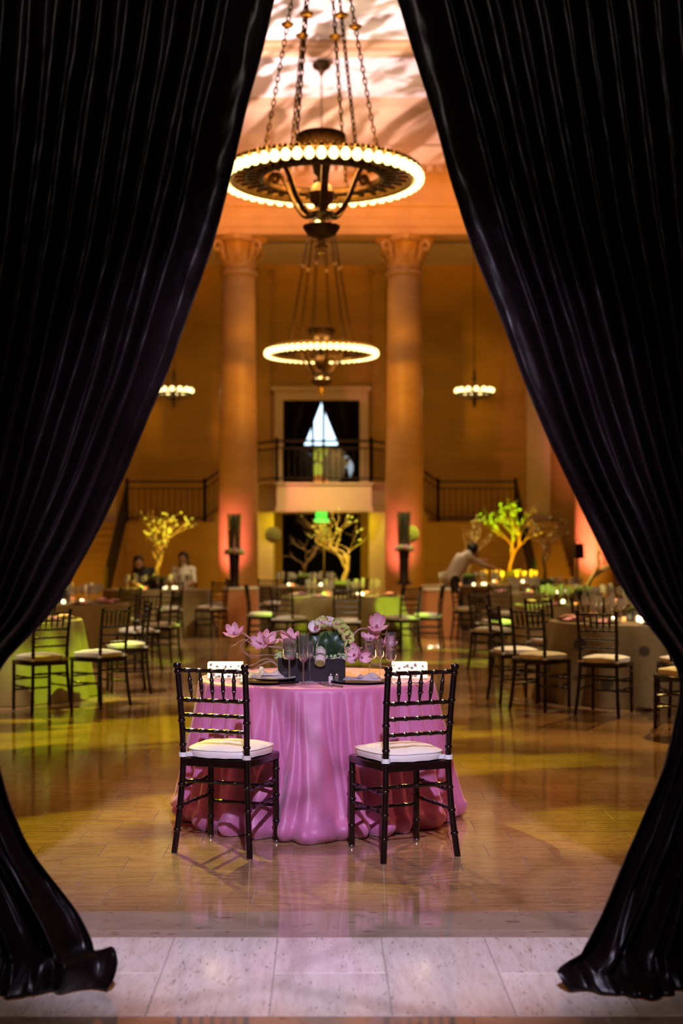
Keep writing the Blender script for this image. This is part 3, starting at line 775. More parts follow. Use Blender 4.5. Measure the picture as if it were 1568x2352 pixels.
def small_chandelier(x, label):
    ch = thing('small_chandelier', label, 'chandelier', (x, 32.2, 4.99))
    R_ = .40; rows = []
    for k in range(33):
        a = 2 * PI * k / 32
        rows.append([((R_ + .02 * math.cos(b)) * math.cos(a), (R_ + .02 * math.cos(b)) * math.sin(a), -.05 + .03 * math.sin(b)) for b in (2 * PI * q / 6 for q in range(6))])
    MB().quadgrid(rows, True).build('hoop', 'bronze', ch)
    bm_ = MB().ball((0, 0, 0), .058, 10, 7).mesh('bulb', 'bulb')
    for k in range(14):
        a = 2 * PI * (k + .5) / 14; obj('bulb', bm_, ch, (R_ * math.cos(a), R_ * math.sin(a), .03))
    MB().lathe([(0, -.38), (.02, -.36), (.03, -.30), (.06, -.26), (.05, -.2), (.10, -.14), (.05, -.05), (.03, .2), (.06, .28), (.03, .36), (.04, .44), (.012, .5), (.010, 3.28)], 10).build('stem', 'bronze', ch)
    sm_ = MB().tube([(0, 0, -.16), (R_ * .6, 0, -.16), (R_, 0, -.05)], .012, 6).mesh('arm', 'bronze')
    for k in range(6): obj('arm', sm_, ch, None, (0, 0, k * PI / 3))
    return ch
small_chandelier(3.46, 'small ring chandelier on a long rod by the right curtain')
small_chandelier(-3.34, 'small ring chandelier half hidden by the left curtain')

# ================================================================== CHAIRS
def bamboo(pts, r, rings, seg=10, flare=None, n=10, r2=None):
    """turned rod through points with raised knuckle rings at the given fractions"""
    path = bez(pts, n) if len(pts) > 2 else [V(pts[0]).lerp(V(pts[1]), i / (n * 2)) for i in range(n * 2 + 1)]
    ln = [0.0]
    for a, b in zip(path, path[1:]): ln.append(ln[-1] + (b - a).length)
    L = ln[-1]
    st = [(l, r if r2 is None else r + (r2 - r) * l / L) for l in ln]
    base = lambda t: r if r2 is None else r + (r2 - r) * t
    ks = set()
    for t in rings:
        for d, k in ((-.009, 1.0), (-.0055, 1.22), (0, 1.28), (.0055, 1.22), (.009, 1.0)): ks.add((max(0, min(L, t * L + d)), base(t) * k))
    drop = [t * L for t in rings]
    st = [(l, q) for l, q in st if all(abs(l - d) > .012 for d in drop) or l in (0, L)]
    st = sorted(set(st) | ks)
    def at(l):
        for i in range(len(ln) - 1):
            if l <= ln[i + 1] + 1e-9:
                k = (l - ln[i]) / max(1e-9, ln[i + 1] - ln[i]); return path[i].lerp(path[i + 1], k)
        return path[-1]
    pp = []; qq = []
    for l, q in st:
        if pp and (at(l) - pp[-1]).length < 1e-5: continue
        pp.append(at(l)); qq.append(q)
    return MB().tube(pp, qq, seg)

def make_chair():
    ch = thing('dining_chair', 'x', 'chair')
    top = {}
    def post(s, z):
        return V((s * lerp_table([(0, .200), (.25, .178), (.46, .169), (.92, .179)], z), lerp_table([(0, -.205), (.25, -.178), (.46, -.168), (.70, -.182), (.92, -.215)], z), z))
    for s in (-1, 1):
        p = [post(s, z) for z in (0, .22, .46, .69, .92)]
        bamboo(p, .0155, (.12, .24, .36, .57, .70, .82, .965), n=8, r2=.0150).build('back_post', 'wood', ch)
        MB().lathe([(.0155, .905), (.020, .912), (.021, .920), (.017, .930), (.004, .934)], 10, (post(s, .92).x, post(s, .92).y, 0)).build('finial', 'wood', ch)
        bamboo([(s * .182, .185, 0), (s * .180, .183, .44)], .0155, (.25, .55, .85), n=5).build('front_leg', 'wood', ch)
        MB().lathe([(.0165, .0005), (.0165, .012), (.0158, .014)], 10, (s * .182, .185, 0)).build('glide', 'silver', ch)
    rings5 = (.12, .30, .5, .70, .88)
    for z, r in ((.895, .0105), (.748, .0105), (.674, .0100), (.598, .0100)):
        bamboo([post(-1, z), post(1, z)], r, rings5, 8, n=4).build('back_rail', 'wood', ch)
    for k in range(5):
        t = (k + 1) / 6; a = post(-1, .752).lerp(post(1, .752), .02 + .96 * t); b = post(-1, .892).lerp(post(1, .892), t)
        MB().tube([a, a.lerp(b, .12), a.lerp(b, .30), a.lerp(b, .33), a.lerp(b, .36), a.lerp(b, .5), a.lerp(b, .66), a.lerp(b, .69), a.lerp(b, .72), a.lerp(b, .9), b],
                  [.0050, .0060, .0095, .0125, .0098, .0105, .0098, .0125, .0095, .0058, .0048], 8).build('spindle', 'wood', ch)
    # seat frame
    out = []
    def seat_ring(ins, z):
        r = []
        for (x, y) in ((-.198, .185), (-.185, .208), (-.10, .218), (0, .221), (.10, .218), (.185, .208), (.198, .185), (.196, 0), (.176, -.165), (.162, -.188), (0, -.190), (-.162, -.188), (-.176, -.165), (-.196, 0)):
            r.append((x * (1 - ins), y * (1 - ins), z))
        return r
    rows = [seat_ring(.03, .424), seat_ring(0, .430), seat_ring(0, .456), seat_ring(.03, .462)]
    sb = MB().quadgrid(rows, True); sb.cap(rows[0], True); sb.cap(rows[-1]); sb.build('seat', 'wood', ch)
    # padded cushion
    rows = []
    for (k, z) in ((.90, .463), (.985, .468), (1.0, .480), (1.0, .494), (.985, .504), (.93, .512), (.75, .520), (.45, .527), (.12, .530)):
        r = []
        for i in range(40):
            a = 2 * PI * i / 40; c_, s_ = math.cos(a), math.sin(a); e = 3.4 if z < .51 else 2.6
            q = (abs(c_) ** e + abs(s_) ** e) ** (-1 / e)
            y = .014 + .195 * q * s_ * k; w = .186 + .016 * (y / .2)
            r.append((w * q * c_ * k, y, z + .004 * noise.noise(V((c_ * 3, s_ * 3, z * 20)))))
        rows.append(r)
    cu_ = MB().quadgrid(rows, True); cu_.cap(rows[0], True); cu_.cap(rows[-1]); cush = cu_.build('cushion', 'cushion', ch)
    sm = []
    for i in range(41):
        a = 2 * PI * i / 40; c_, s_ = math.cos(a), math.sin(a); q = (abs(c_) ** 3.4 + abs(s_) ** 3.4) ** (-1 / 3.4)
        y = .014 + .1955 * q * s_; sm.append(((.1865 + .016 * (y / .2)) * q * c_, y, .503))
    MB().tube(sm, .0025, 5, False).build('piping', 'cushion', cush)
    for s in (-1, 1):
        p = post(s, .478); pts = []
        for i in range(13):
            a = 2 * PI * i / 12; pts.append(p + V((.0215 * math.cos(a), .0215 * math.sin(a), 0)))
        rows = [[q + V((0, 0, d)) for q in pts] for d in (-.011, 0, .011)]
        b = MB().quadgrid(rows).join(MB().box((min(p.x, p.x - s * .05), p.y + .012, .468), (max(p.x, p.x - s * .05), p.y + .022, .488)))
        b.build('strap', 'strap', cush)
    # stretchers
    bk = lambda s, z: post(s, z); ft = lambda s, z: V((s * .181, .184, z))
    for s in (-1, 1):
        for zb, zf in ((.318, .318), (.228, .228)): bamboo([bk(s, zb), ft(s, zf)], .0092, (.2, .5, .8), 8, n=4).build('stretcher', 'wood', ch)
    bamboo([bk(-1, .350), bk(1, .350)], .0092, (.2, .5, .8), 8, n=4).build('stretcher', 'wood', ch)
    for z in (.285, .190): bamboo([ft(-1, z), ft(1, z)], .0092, (.2, .5, .8), 8, n=4).build('stretcher', 'wood', ch)
    return ch
chair0 = make_chair()
chair0.location = (-.462, 7.085, 0); chair0.rotation_euler = (0, 0, math.radians(-20))
chair0['label'] = 'dark turned wood chair at the pink table, left of the two, white cushion'
chair0['group'] = 'chairs at the pink sweetheart table'
dup(chair0, (.392, 6.985, 0), math.radians(24), 'dark turned wood chair at the pink table, right of the two, white cushion')

TABLES = dict(L1=(-3.30, 14.2), L2=(-3.4, 18.4), L3=(-2.8, 24.2), C1=(.32, 21.0), C2=(-.30, 26.2), R1=(3.15, 14.0), R2=(3.35, 18.0), R5=(3.5, 22.3), R3=(2.75, 26.6), R4=(3.75, 28.55))
def chair_at(x, y, tab, turn, label, group='dark chairs round the guest tables'):
    tx, ty = TABLES[tab]; a = math.atan2(ty - y, tx - x) - PI / 2 + math.radians(turn)
    dup(chair0, (x, y, 0), a, label, group)
CH = [
 (-2.55, 12.95, 'L1', 8, 'dark chair in front of the green lit tablecloth, nearest the left curtain'),
 (-2.08, 13.35, 'L1', 0, 'dark chair seen from the side at the green lit tablecloth'),
 (-1.98, 14.55, 'L1', 0, 'dark chair pulled up behind the side-on chair at the green lit table'),
 (-3.15, 15.55, 'L1', 0, 'dark chair on the far side of the green lit table'),
 (-2.20, 17.1, 'L2', 0, 'dark chair with a brightly lit cushion at the second table on the left'),
 (-2.06, 18.3, 'L2', -8, 'dark chair side-on behind the brightly lit cushion, second table on the left'),
 (-2.75, 19.5, 'L2', 0, 'dark chair on the far side of the second table on the left'),
 (-2.45, 22.95, 'L3', 0, 'dark chair with its back to us below the yellow lit branch tree'),
 (-1.80, 23.30, 'L3', 0, 'dark chair right of the yellow lit branch tree, beside the peach pedestal'),
 (-1.75, 25.0, 'L3', 0, 'dark chair at the far right of the table with the yellow lit tree'),
 (-.90, 21.05, 'C1', 0, 'dark chair beside the peach draped pedestal, at the middle table'),
 (-.44, 19.90, 'C1', 0, 'dark chair at the middle table, second from the peach pedestal'),
 (.34, 19.35, 'C1', 0, 'dark chair straight behind the leafy bouquet, at the middle table'),
 (1.12, 20.05, 'C1', 0, 'dark chair at the middle table, behind the tall pink blossom'),
 (1.56, 20.75, 'C1', 0, 'dark chair at the right end of the middle table'),
 (2.05, 17.15, 'R2', 0, 'dark chair at the second table on the right, nearest the aisle'),
 (2.30, 18.9, 'R2', 0, 'dark chair on the far aisle side of the second table on the right'),
 (1.86, 13.75, 'R1', 0, 'dark chair second from the aisle at the dotted tablecloth'),
 (2.02, 13.10, 'R1', 6, 'dark chair at the dotted tablecloth, seen from behind at an angle by the aisle'),
 (2.53, 12.70, 'R1', -6, 'dark chair with its back square to us at the dotted tablecloth'),
 (3.22, 12.62, 'R1', 0, 'dark chair at the dotted tablecloth under the right curtain edge'),
 (2.95, 11.45, 'R1', 28, 'dark chair nearest to us, half behind the right curtain'),
 (2.45, 15.2, 'R1', 0, 'dark chair on the far side of the dotted tablecloth, aisle side'),
 (2.95, 15.4, 'R1', 0, 'dark chair on the far side of the dotted tablecloth, beside the branch trunk'),
 (2.32, 22.75, 'R5', 0, 'dark chair at the table with the dim branch tree, by the peach pedestal'),
 (2.75, 21.2, 'R5', 0, 'dark chair in front of the table with the dim branch tree'),
 (-.85, 25.0, 'C2', 0, 'dark chair at the table below the exit sign, left side'),
 (.55, 25.1, 'C2', 0, 'dark chair at the table below the exit sign, right side'),
]
for a in CH: chair_at(*a)

# ================================================================== TABLES
def guest_cloth(seed, r=.90, rb=1.02, folds=15, z=.765):
    rr = random.Random(seed); N_ = 160; rows = []; uvs = []
    ph = [rr.uniform(0, 6.28) for _ in range(4)]
    prof = [(0.001, z), (r * .5, z), (r * .97, z), (r, z - .004), (r + .006, z - .02)]
    for q, zz in prof: rows.append([(q * math.cos(2 * PI * k / N_), q * math.sin(2 * PI * k / N_), zz) for k in range(N_)])
    for i in range(1, 15):
        t = i / 14; row = []
        for k in range(N_):
            a = 2 * PI * k / N_
            f = math.sin(folds * a + ph[0] + .8 * math.sin(2 * a + ph[1])) + .5 * math.sin((folds - 6) * a + ph[2])
            q = r + .006 + (rb - r) * t + .036 * f * t ** .8
            row.append((q * math.cos(a), q * math.sin(a), (z - .02) * (1 - t) + .006))
        rows.append(row)
    return MB().quadgrid(rows, True)
def guest_table(key, mt, tlabel, clabel):
    x, y = TABLES[key]
    t = thing('round_table', tlabel, 'table', (x, y, 0), 0, 'round guest tables')
    MB().lathe([(.0, .735), (.86, .735), (.885, .74), (.885, .755), (.86, .76), (.0, .76)], 40).build('tabletop', 'wood', t)
    lm = MB().tube([(0, 0, 0), (0, 0, .735)], .02, 8).mesh('leg', 'iron')
    for k in range(4): obj('leg', lm, t, (.5 * math.cos(PI / 4 + k * PI / 2), .5 * math.sin(PI / 4 + k * PI / 2), 0))
    o = guest_cloth(hash(key) % 1000 if False else sum(map(ord, key))).build('tablecloth', mt); o.location = (x, y, 0)
    uv = o.data.uv_layers.new(name='UVMap'); N_ = 160
    for lp in o.data.loops:
        co = o.data.vertices[lp.vertex_index].co; a = (lp.vertex_index % N_) / N_ * 2 * PI
        rad = math.hypot(co.x, co.y)
        uv.data[lp.index].uv = (a * 2.7, (rad if co.z > .75 else .9 + (.765 - co.z)) * 3.0)
    tag(o, clabel, 'tablecloth', 'floor length cloths on the guest tables')
TL = dict(
 L1=('round table below the green lit cloth by the left curtain', 'cloth_gold', 'gold cloth with green light on it, nearest the left curtain'),
 L2=('round table second on the left, under a gold cloth', 'cloth_gold', 'gold cloth on the second table on the left'),
 L3=('round table carrying the yellow lit branch tree', 'cloth_gold', 'gold cloth under the yellow lit branch tree'),
 C1=('round table in the middle behind the leafy bouquet', 'cloth_gold', 'gold cloth on the middle table behind the bouquet'),
 C2=('round table below the green exit sign', 'cloth_gold', 'gold cloth on the table below the exit sign'),
 R1=('round table below the dotted cloth by the right curtain', 'cloth_dotted', 'beige cloth with dark dots beside the right curtain'),
 R2=('round table second on the right, behind the dotted one', 'cloth_gold', 'gold cloth on the table behind the dotted one'),
 R5=('round table carrying the dim bare branch tree', 'cloth_gold', 'gold cloth under the dim bare branch tree'),
 R3=('round table beside the bending person in a pale shirt', 'cloth_gold', 'gold cloth on the table beside the bending person'),
 R4=('round table carrying the bright green lit tree', 'cloth_gold', 'gold cloth under the bright green lit tree'))
for k, (a, m_, b) in TL.items(): guest_table(k, m_, a, b)

# place settings: each glass, napkin, plate and candle is a thing of its own
def goblet_mesh(h, rb, bowl, name, m, stem=.0045, foot=.032):
    zb = h - bowl
    pr = [(foot, .0), (foot, .002), (.010, .006), (stem, .014), (stem, zb - .006), (.010, zb), (rb * .8, zb + .012), (rb, zb + .03), (rb * 1.02, h * .9), (rb, h), (rb - .0025, h), (rb - .003, zb + .03), (rb * .7, zb + .014), (.001, zb + .008)]
    return MB().lathe(pr, 14, caps=False).mesh(name, m)
gm_wine = goblet_mesh(.235, .036, .105, 'wine_glass', 'glass_hall')
gm_flute = goblet_mesh(.255, .024, .15, 'champagne_flute', 'glass_hall')
cup_m = MB().lathe([(.026, 0), (.030, .004), (.034, .055), (.036, .06), (.033, .06), (.028, .008), (.0, .006)], 14, caps=False).mesh('cup', 'glass')
fl_y = MB().lathe([(.0, .006), (.024, .006), (.027, .036), (.014, .046), (.0, .05)], 12).mesh('candle', 'votive')
fl_r = fl_y.copy(); fl_r.materials.clear(); fl_r.materials.append(M['votive_red'])
fl_g = fl_y.copy(); fl_g.materials.clear(); fl_g.materials.append(M['votive_green'])
np_m = MB().quadgrid([[(-.10, -.05, 0), (-.03, -.05, .02), (.04, -.05, .022), (.10, -.05, 0)], [(-.10, 0, .004), (-.03, 0, .034), (.05, .0, .03), (.10, 0, .004)], [(-.10, .05, 0), (-.03, .05, .018), (.04, .05, .024), (.10, .05, 0)]]).box((-.10, -.05, -.002), (.10, .05, .0015)).mesh('napkin', 'napkin_pink')
pl_m = MB().lathe([(.0, .0), (.10, 0), (.15, .012), (.152, .014), (.10, .006), (.0, .005)], 28).mesh('charger_plate', 'charger')
TN = dict(L1='green lit table', L2='second table on the left', L3='table with the yellow lit tree', C1='middle table behind the bouquet', C2='table below the exit sign',
          R1='dotted tablecloth table', R2='table behind the dotted one', R5='table with the dim tree', R3='table beside the bending person', R4='table with the green lit tree')
for key, (tx, ty) in TABLES.items():
    n = 10 if ty < 20 else 8; w = TN[key]; z = .7655; far = ty > 22.5
    for k in range(n):
        a = 2 * PI * (k + .37) / n + RND.uniform(-.05, .05)
        def at(r, da, zz=z): return (tx + r * math.cos(a + da), ty + r * math.sin(a + da), zz)
        o = obj('wine_glass', gm_wine, None, at(.55, .16)); tag(o, 'clear wine glass on the ' + w, 'glass', 'wine glasses on the ' + w)
        o = obj('champagne_flute', gm_flute, None, at(.50, -.12)); tag(o, 'tall clear flute on the ' + w, 'glass', 'flutes on the ' + w)
        if not far:
            o = obj('water_glass', gm_wine, None, at(.46, .06 + .0), None, .92); tag(o, 'shorter stemmed water glass on the ' + w, 'glass', 'water glasses on the ' + w)
            o = obj('charger_plate', pl_m, None, at(.72, 0)); tag(o, 'dark charger plate on the ' + w, 'plate', 'charger plates on the ' + w)
            o = obj('napkin', np_m, None, at(.72, 0, z + .0165), (0, 0, a + .3)); tag(o, 'folded pink napkin on the ' + w, 'napkin', 'pink napkins on the ' + w)
    for k in range(5 if not far else 6):
        a = 2 * PI * (k + .1 + RND.uniform(-.2, .2)) / 5; r = .30 + RND.uniform(-.02, .03)
        v = thing('votive_candle', 'small glowing glass candle on the ' + w, 'candle', (tx + r * math.cos(a), ty + r * math.sin(a), z), 0, 'glass candles on the ' + w)
        obj('cup', cup_m, v); obj('candle', (fl_y, fl_y, fl_g if key in ('R5', 'C1', 'L3') else fl_y, fl_r, fl_y, fl_y)[k], v)

# ------------------------------------------------------------------ branch trees on the tables
def branch_mesh(seed, h, lean=(0, 0), spread=1.0, depth=5, r0=.034):
    rr = random.Random(seed); mb = MB()
    def grow(p, d, L, r, dep):
        pts = [p]; rad = [r]; q = p.copy(); dd = d.copy()
        for i in range(4):
            dd = (dd + V((rr.uniform(-.34, .34), rr.uniform(-.34, .34), rr.uniform(-.12, .22)))).normalized()
            q = q + dd * L / 4; pts.append(q.copy()); rad.append(r * (1 - .45 * (i + 1) / 4))
        mb.tube(pts, rad, 7 if dep > 2 else 5, True)
        if dep <= 0: return
        for k in range(3 if dep == depth else rr.choice((2, 2, 2, 3))):
            a = rr.uniform(0, 2 * PI); side = V((math.cos(a), math.sin(a) * .9, 0)) * rr.uniform(.45, .95) * spread
            nd = (dd + side).normalized()
            grow(pts[rr.choice((2, 3, 4, 4))], nd, L * rr.uniform(.68, .98), r * rr.uniform(.5, .66), dep - 1)
    grow(V((0, 0, 0)), V((lean[0], lean[1], 1)).normalized(), h * .30, r0, depth)
    zm = max(v[2] for v in mb.v); k = h / zm
    mb.v = [(x * k, y * k, z * k) for x, y, z in mb.v]
    return mb
def table_tree(key, seed, h, label, lean=(0, 0), spread=1.0, buds=0, r0=.034, rz=0):
    tx, ty = TABLES[key]; z = .766
    t = thing('branch_tree', label, 'centrepiece', (tx, ty, z), rz, 'branch trees on the guest tables')
    MB().box((-.13, -.13, 0), (.13, .13, .17)).build('planter_box', 'black_box', t, False)
    MB().ball((0, 0, .17), .15, 16, 8, (1, 1, .38)).build('moss', 'moss_dark', t)
    b = branch_mesh(seed, h, lean, spread, 5, r0).build('branches', 'manzanita', t); b.location = (0, 0, .16)
    rr = random.Random(seed + 1); vs = [v.co for v in b.data.vertices if v.co.z > h * .5]
    bm_ = MB().ball((0, 0, 0), .022, 7, 5, (1, 1, .8)).mesh('bud', 'bloom_green')
    for k in range(buds):
        obj('bud', bm_, b, rr.choice(vs))
table_tree('C1', 5, 1.28, 'bare pale branch tree on the middle table, right of the exit sign', (.12, 0), 1.25, 30, .040)
table_tree('C2', 9, 1.25, 'bare pale branch tree below and left of the exit sign', (-.14, 0), 1.1, 10, .036)
table_tree('L3', 21, 1.22, 'yellow lit branch tree with a crooked trunk, left of the columns', (.22, 0), .85, 90, .040)
table_tree('L2', 33, 1.10, 'amber branch tree with a thick trunk beside the left curtain', (.02, 0), .6, 6, .05)
table_tree('R3', 41, 1.20, 'pale branch tree rising behind the bending person', (-.05, 0), 1.0, 12, .034)
table_tree('R4', 52, 1.55, 'branch tree with a bright green lit crown', (-.16, 0), .85, 80, .036)
table_tree('R5', 63, 1.25, 'dim brown branch tree right of the green lit one', (.02, 0), .8, 12, .030)
table_tree('R2', 77, 1.30, 'tall branch tree beside the right curtain edge', (.02, 0), .7, 24, .040)
tl = thing('branch_tree', 'small centrepiece of twigs on the dotted tablecloth', 'centrepiece', (3.15, 14.0, .766)); MB().box((-.13, -.13, 0), (.13, .13, .10)).build('planter_box', 'black_box', tl, False)
MB().ball((0, 0, .10), .15, 16, 8, (1, 1, .38)).build('moss', 'moss_dark', tl)

# ------------------------------------------------------------------ peach pedestals, tall vases, flower balls
def pedestal(x, y, label):
    t = thing('draped_pedestal', label, 'pedestal', (x, y, 0), 0, 'peach draped pedestals')
    rows = []
    for z, k in ((.80, .0), (.80, .98), (.795, 1.0), (.6, 1.01), (.3, 1.03), (.008, 1.06)):
        r = []
        for i in range(48):
            a = 2 * PI * i / 48; q = (abs(math.cos(a)) ** 6 + abs(math.sin(a)) ** 6) ** (-1 / 6)
            w = .30 * k * q + (.010 * math.sin(a * 14) * (1 - z / .8) if k > .99 else 0)
            r.append((w * math.cos(a), w * math.sin(a), z))
        rows.append(r)
    MB().quadgrid(rows, True).build('drape', 'cloth_peach', t)
    rows = []
    for z, k in ((.803, 0), (.803, 1.01), (.77, 1.025)):
        rows.append([(.30 * k * ((abs(math.cos(a)) ** 6 + abs(math.sin(a)) ** 6) ** (-1 / 6)) * math.cos(a), .30 * k * ((abs(math.cos(a)) ** 6 + abs(math.sin(a)) ** 6) ** (-1 / 6)) * math.sin(a), z) for a in (2 * PI * i / 48 for i in range(48))])
    MB().quadgrid(rows, True).build('top_cloth', 'cloth_ivory', t)
pedestal(-1.36, 24.0, 'peach draped pedestal with a pale top under the left tall vase')
pedestal(1.98, 23.6, 'peach draped pedestal between the middle table and the aisle')
def tall_vase(x, y, z, label):
    t = thing('tall_vase', label, 'vase', (x, y, z), 0, 'tall leaf filled vases by the columns')
    MB().lathe([(0, 0), (.10, 0), (.10, .02), (.075, .06), (.085, .40), (.10, .56), (.095, .58), (.0, .58)], 16).build('lower_vase', 'vase_dark', t)
    rr = random.Random(int(x * 10)); bl = MB().ball((0, 0, 0), .05, 8, 5).mesh('flower', 'bloom_green'); bp = MB().ball((0, 0, 0), .055, 8, 5).mesh('flower', 'magnolia')
    for k in range(9):
        a = 2 * PI * k / 9; obj('flower', bp if k in (1, 5, 7) else bl, t, (.13 * math.cos(a), .13 * math.sin(a), .60 + rr.uniform(-.02, .03)))
    lv = []
    for i in range(9):
        tt = i / 8; lv.append([(.022 * s * (1 - .4 * tt), .03 * tt * tt, .62 * tt) for s in (-1, 0, 1)])
    lm = MB().quadgrid(lv).mesh('reed_leaf', 'reed')
    for k in range(26):
        a = rr.uniform(0, 2 * PI); q = rr.uniform(.02, .10)
        obj('reed_leaf', lm, t, (q * math.cos(a), q * math.sin(a), .58), (rr.uniform(-.06, .06), rr.uniform(-.06, .06), a), (1, 1, rr.uniform(.95, 1.06)))
    MB().lathe([(.105, .60), (.12, 1.24), (.117, 1.24), (.102, .60)], 20, caps=False).build('glass_cylinder', 'glass_green', t)
tall_vase(-1.47, 24.0, .804, 'tall dark vase of upright green leaves on the peach pedestal by the left column')
TABV = (1.45, 25.0)
t = thing('vase_stand', 'slim dark stand under the tall vase by the right column', 'stand', (*TABV, 0)); MB().lathe([(.16, 0), (.16, .02), (.03, .05), (.03, .80), (.15, .83), (.15, .86), (0, .86)], 16).build('stand', 'vase_dark', t)
tall_vase(*TABV, .861, 'tall dark vase of upright green leaves by the right column')
def flower_ball(x, y, zc, r, label):
    t = thing('flower_ball', label, 'topiary', (x, y, 0), 0, 'flower balls on thin stands')
    MB().lathe([(.13, 0), (.13, .015), (.02, .03), (.012, .1), (.012, zc - r * .8)], 12).build('stand', 'glass', t)
    mb = MB().ball((0, 0, zc), r * .9, 16, 10); rr = random.Random(int(x * 100))
    mb.build('ball', 'flower_ball', t)
    bm_ = MB().ball((0, 0, 0), .028, 6, 4).mesh('blossom', 'flower_ball')
    for k in range(70):
        zz = 1 - 2 * (k + .5) / 70; a = k * 2.399; q = math.sqrt(1 - zz * zz)
        obj('blossom', bm_, t, (r * .92 * q * math.cos(a), r * .92 * q * math.sin(a), zc + r * .92 * zz))
flower_ball(-.95, 28.0, 1.72, .15, 'yellow green flower ball left of the branch trees, before the left column')
flower_ball(.05, 28.6, 1.74, .14, 'yellow green flower ball right under the exit sign')
flower_ball(1.62, 25.9, 1.72, .15, 'yellow green flower ball touching the tall vase by the right column')
spot('ball_spot', (3.5, 21, 8.5), (1.62, 25.9, 1.7), (.85, 1, .10), 4200, 3.4, .5, .03)
spot('ball_spot', (2.0, 21, 8.5), (.05, 28.6, 1.7), (.85, 1, .10), 4200, 3.4, .5, .03)

# loudspeaker on its stand near the right curtain
t = thing('speaker_stand', 'thin black stand below the loudspeaker by the pink lit column', 'stand', (4.48, 24.9, 0))
MB().tube([(0, 0, .0), (0, 0, 1.28)], .02, 8).build('pole', 'plastic_black', t)
lm = MB().tube([(0, 0, .45), (.32, 0, .012)], .012, 6).mesh('leg', 'plastic_black')
for k in range(3): obj('leg', lm, t, None, (0, 0, k * 2 * PI / 3 + .5))
t = thing('loudspeaker', 'small black loudspeaker in front of the pink lit column', 'loudspeaker', (4.48, 24.9, 1.281), .3)
b = MB(); rows = [[(-.09, -.08, 0), (.09, -.08, 0), (.075, .08, 0), (-.075, .08, 0)], [(-.075, -.08, .26), (.075, -.08, .26), (.06, .08, .26), (-.06, .08, .26)]]
b.quadgrid(rows, True); b.cap(rows[0], True); b.cap(rows[1]); b.build('cabinet', 'plastic_black', t, False)
MB().box((-.07, -.086, .02), (.07, -.079, .24)).build('grille', 'iron', t, False)
MB().tube(bez([(-.05, 0, .26), (-.04, 0, .32), (.04, 0, .32), (.05, 0, .26)], 5), .008, 6).build('handle', 'plastic_black', t)

# ================================================================== SWEETHEART TABLE
TX, TY, TZ = -.03, 7.99, .765
t = thing('sweetheart_table', 'small round table for two under the pink satin cloth', 'table', (TX, TY, 0))
MB().lathe([(.0, .735), (.63, .735), (.648, .74), (.648, .752), (.63, .757), (.0, .757)], 48).build('tabletop', 'wood', t)
MB().lathe([(.30, 0), (.30, .02), (.05, .06), (.04, .735)], 16).build('pedestal', 'iron', t)
def pink_cloth():
    NA = 360; rows = []; r = .655
    for q, z in ((.001, TZ), (.35, TZ), (.62, TZ), (.645, TZ - .001), (.655, TZ - .006), (.660, TZ - .018)):
        rows.append([(q * math.cos(2 * PI * k / NA), q * math.sin(2 * PI * k / NA), z) for k in range(NA)])
    NR = 46
    def dang(a, b): return (a - b + PI) % (2 * PI) - PI
    # creases: (angle deg, width deg, depth, lean deg over the drop)
    FO = [(-128, 1.8, -.040, -3), (-121, 1.5, -.045, 2), (-113, 1.6, -.055, -4), (-107.5, 1.2, -.030, 3), (-101, 1.5, -.050, -5), (-96, 1.1, -.028, -2), (-84, 1.2, -.030, 2), (-79.5, 1.5, -.055, 4), (-72, 1.3, -.035, 3),
          (-66, 1.7, -.050, -2), (-58, 1.6, -.045, 3), (-49, 2.0, -.050, 2), (-39, 2.2, -.055, -3), (-28, 2.2, -.05, 2), (-16, 2.4, -.055, 0), (-4, 2.4, -.05, 2),
          (-136, 2.0, -.050, 3), (-146, 2.2, -.05, -2), (-157, 2.2, -.055, 3), (-169, 2.4, -.05, 0)] + [(8 + 12.3 * q, 2.6, -.05, 0) for q in range(14)]
    for i in range(1, NR + 1):
        tt = i / NR; z = (TZ - .018) * (1 - tt) + .004; row = []
        for k in range(NA):
            a = 2 * PI * k / NA; ad = math.degrees(a)
            fl = .155 * tt ** 1.15 + .02 * math.sin(a * 3 + 1) * tt
            front = math.exp(-(math.degrees(dang(a, -PI / 2)) / 52) ** 2)
            fl -= .025 * front * tt
            d = 0
            for fa, fw, fd, ln in FO:
                e = math.degrees(dang(a, math.radians(fa + ln * tt + 1.2 * math.sin(tt * 5 + fa))))
                if abs(e) > fw * 5: continue
                ww = fw * (.8 + .9 * tt)
                d += (fd * math.exp(-(e / ww) ** 2) - .45 * fd * math.exp(-((e - 1.9 * ww) / (1.3 * ww)) ** 2)) * min(1, tt * 2.2) ** .7
            lobe = math.exp(-(math.degrees(dang(a, -PI / 2 - .02)) / 9.5) ** 2)
            q = .660 + fl + d + .085 * lobe * tt ** 1.4
            # gathered hem, tucked under
            hb = max(0, (tt - .86) / .14)
            w = noise.noise(V((math.cos(a) * 8, math.sin(a) * 8, tt * 7))); w2 = noise.noise(V((math.cos(a) * 21, math.sin(a) * 21, tt * 14 + 4)))
            q += .022 * math.sin(PI * min(1, hb)) + (.022 * w + .018 * w2) * min(1, hb * 2)
            q -= .035 * hb ** 3
            q += (.006 * noise.noise(V((math.cos(a) * 5, math.sin(a) * 5, tt * 3))) + .004 * noise.noise(V((math.cos(a) * 13, math.sin(a) * 13, tt * 8)))) * min(1, tt * 4)
            zz = z + .014 * w2 * min(1, hb) * (1 if tt < .99 else 0)
            row.append((q * math.cos(a), q * math.sin(a), max(.004, zz)))
        rows.append(row)
    return MB().quadgrid(rows, True)
o = pink_cloth().build('pink_tablecloth', 'pink_cloth', None, 'all'); o.location = (TX, TY, 0)
tag(o, 'pink satin cloth with a gathered hem on the small front table', 'tablecloth')

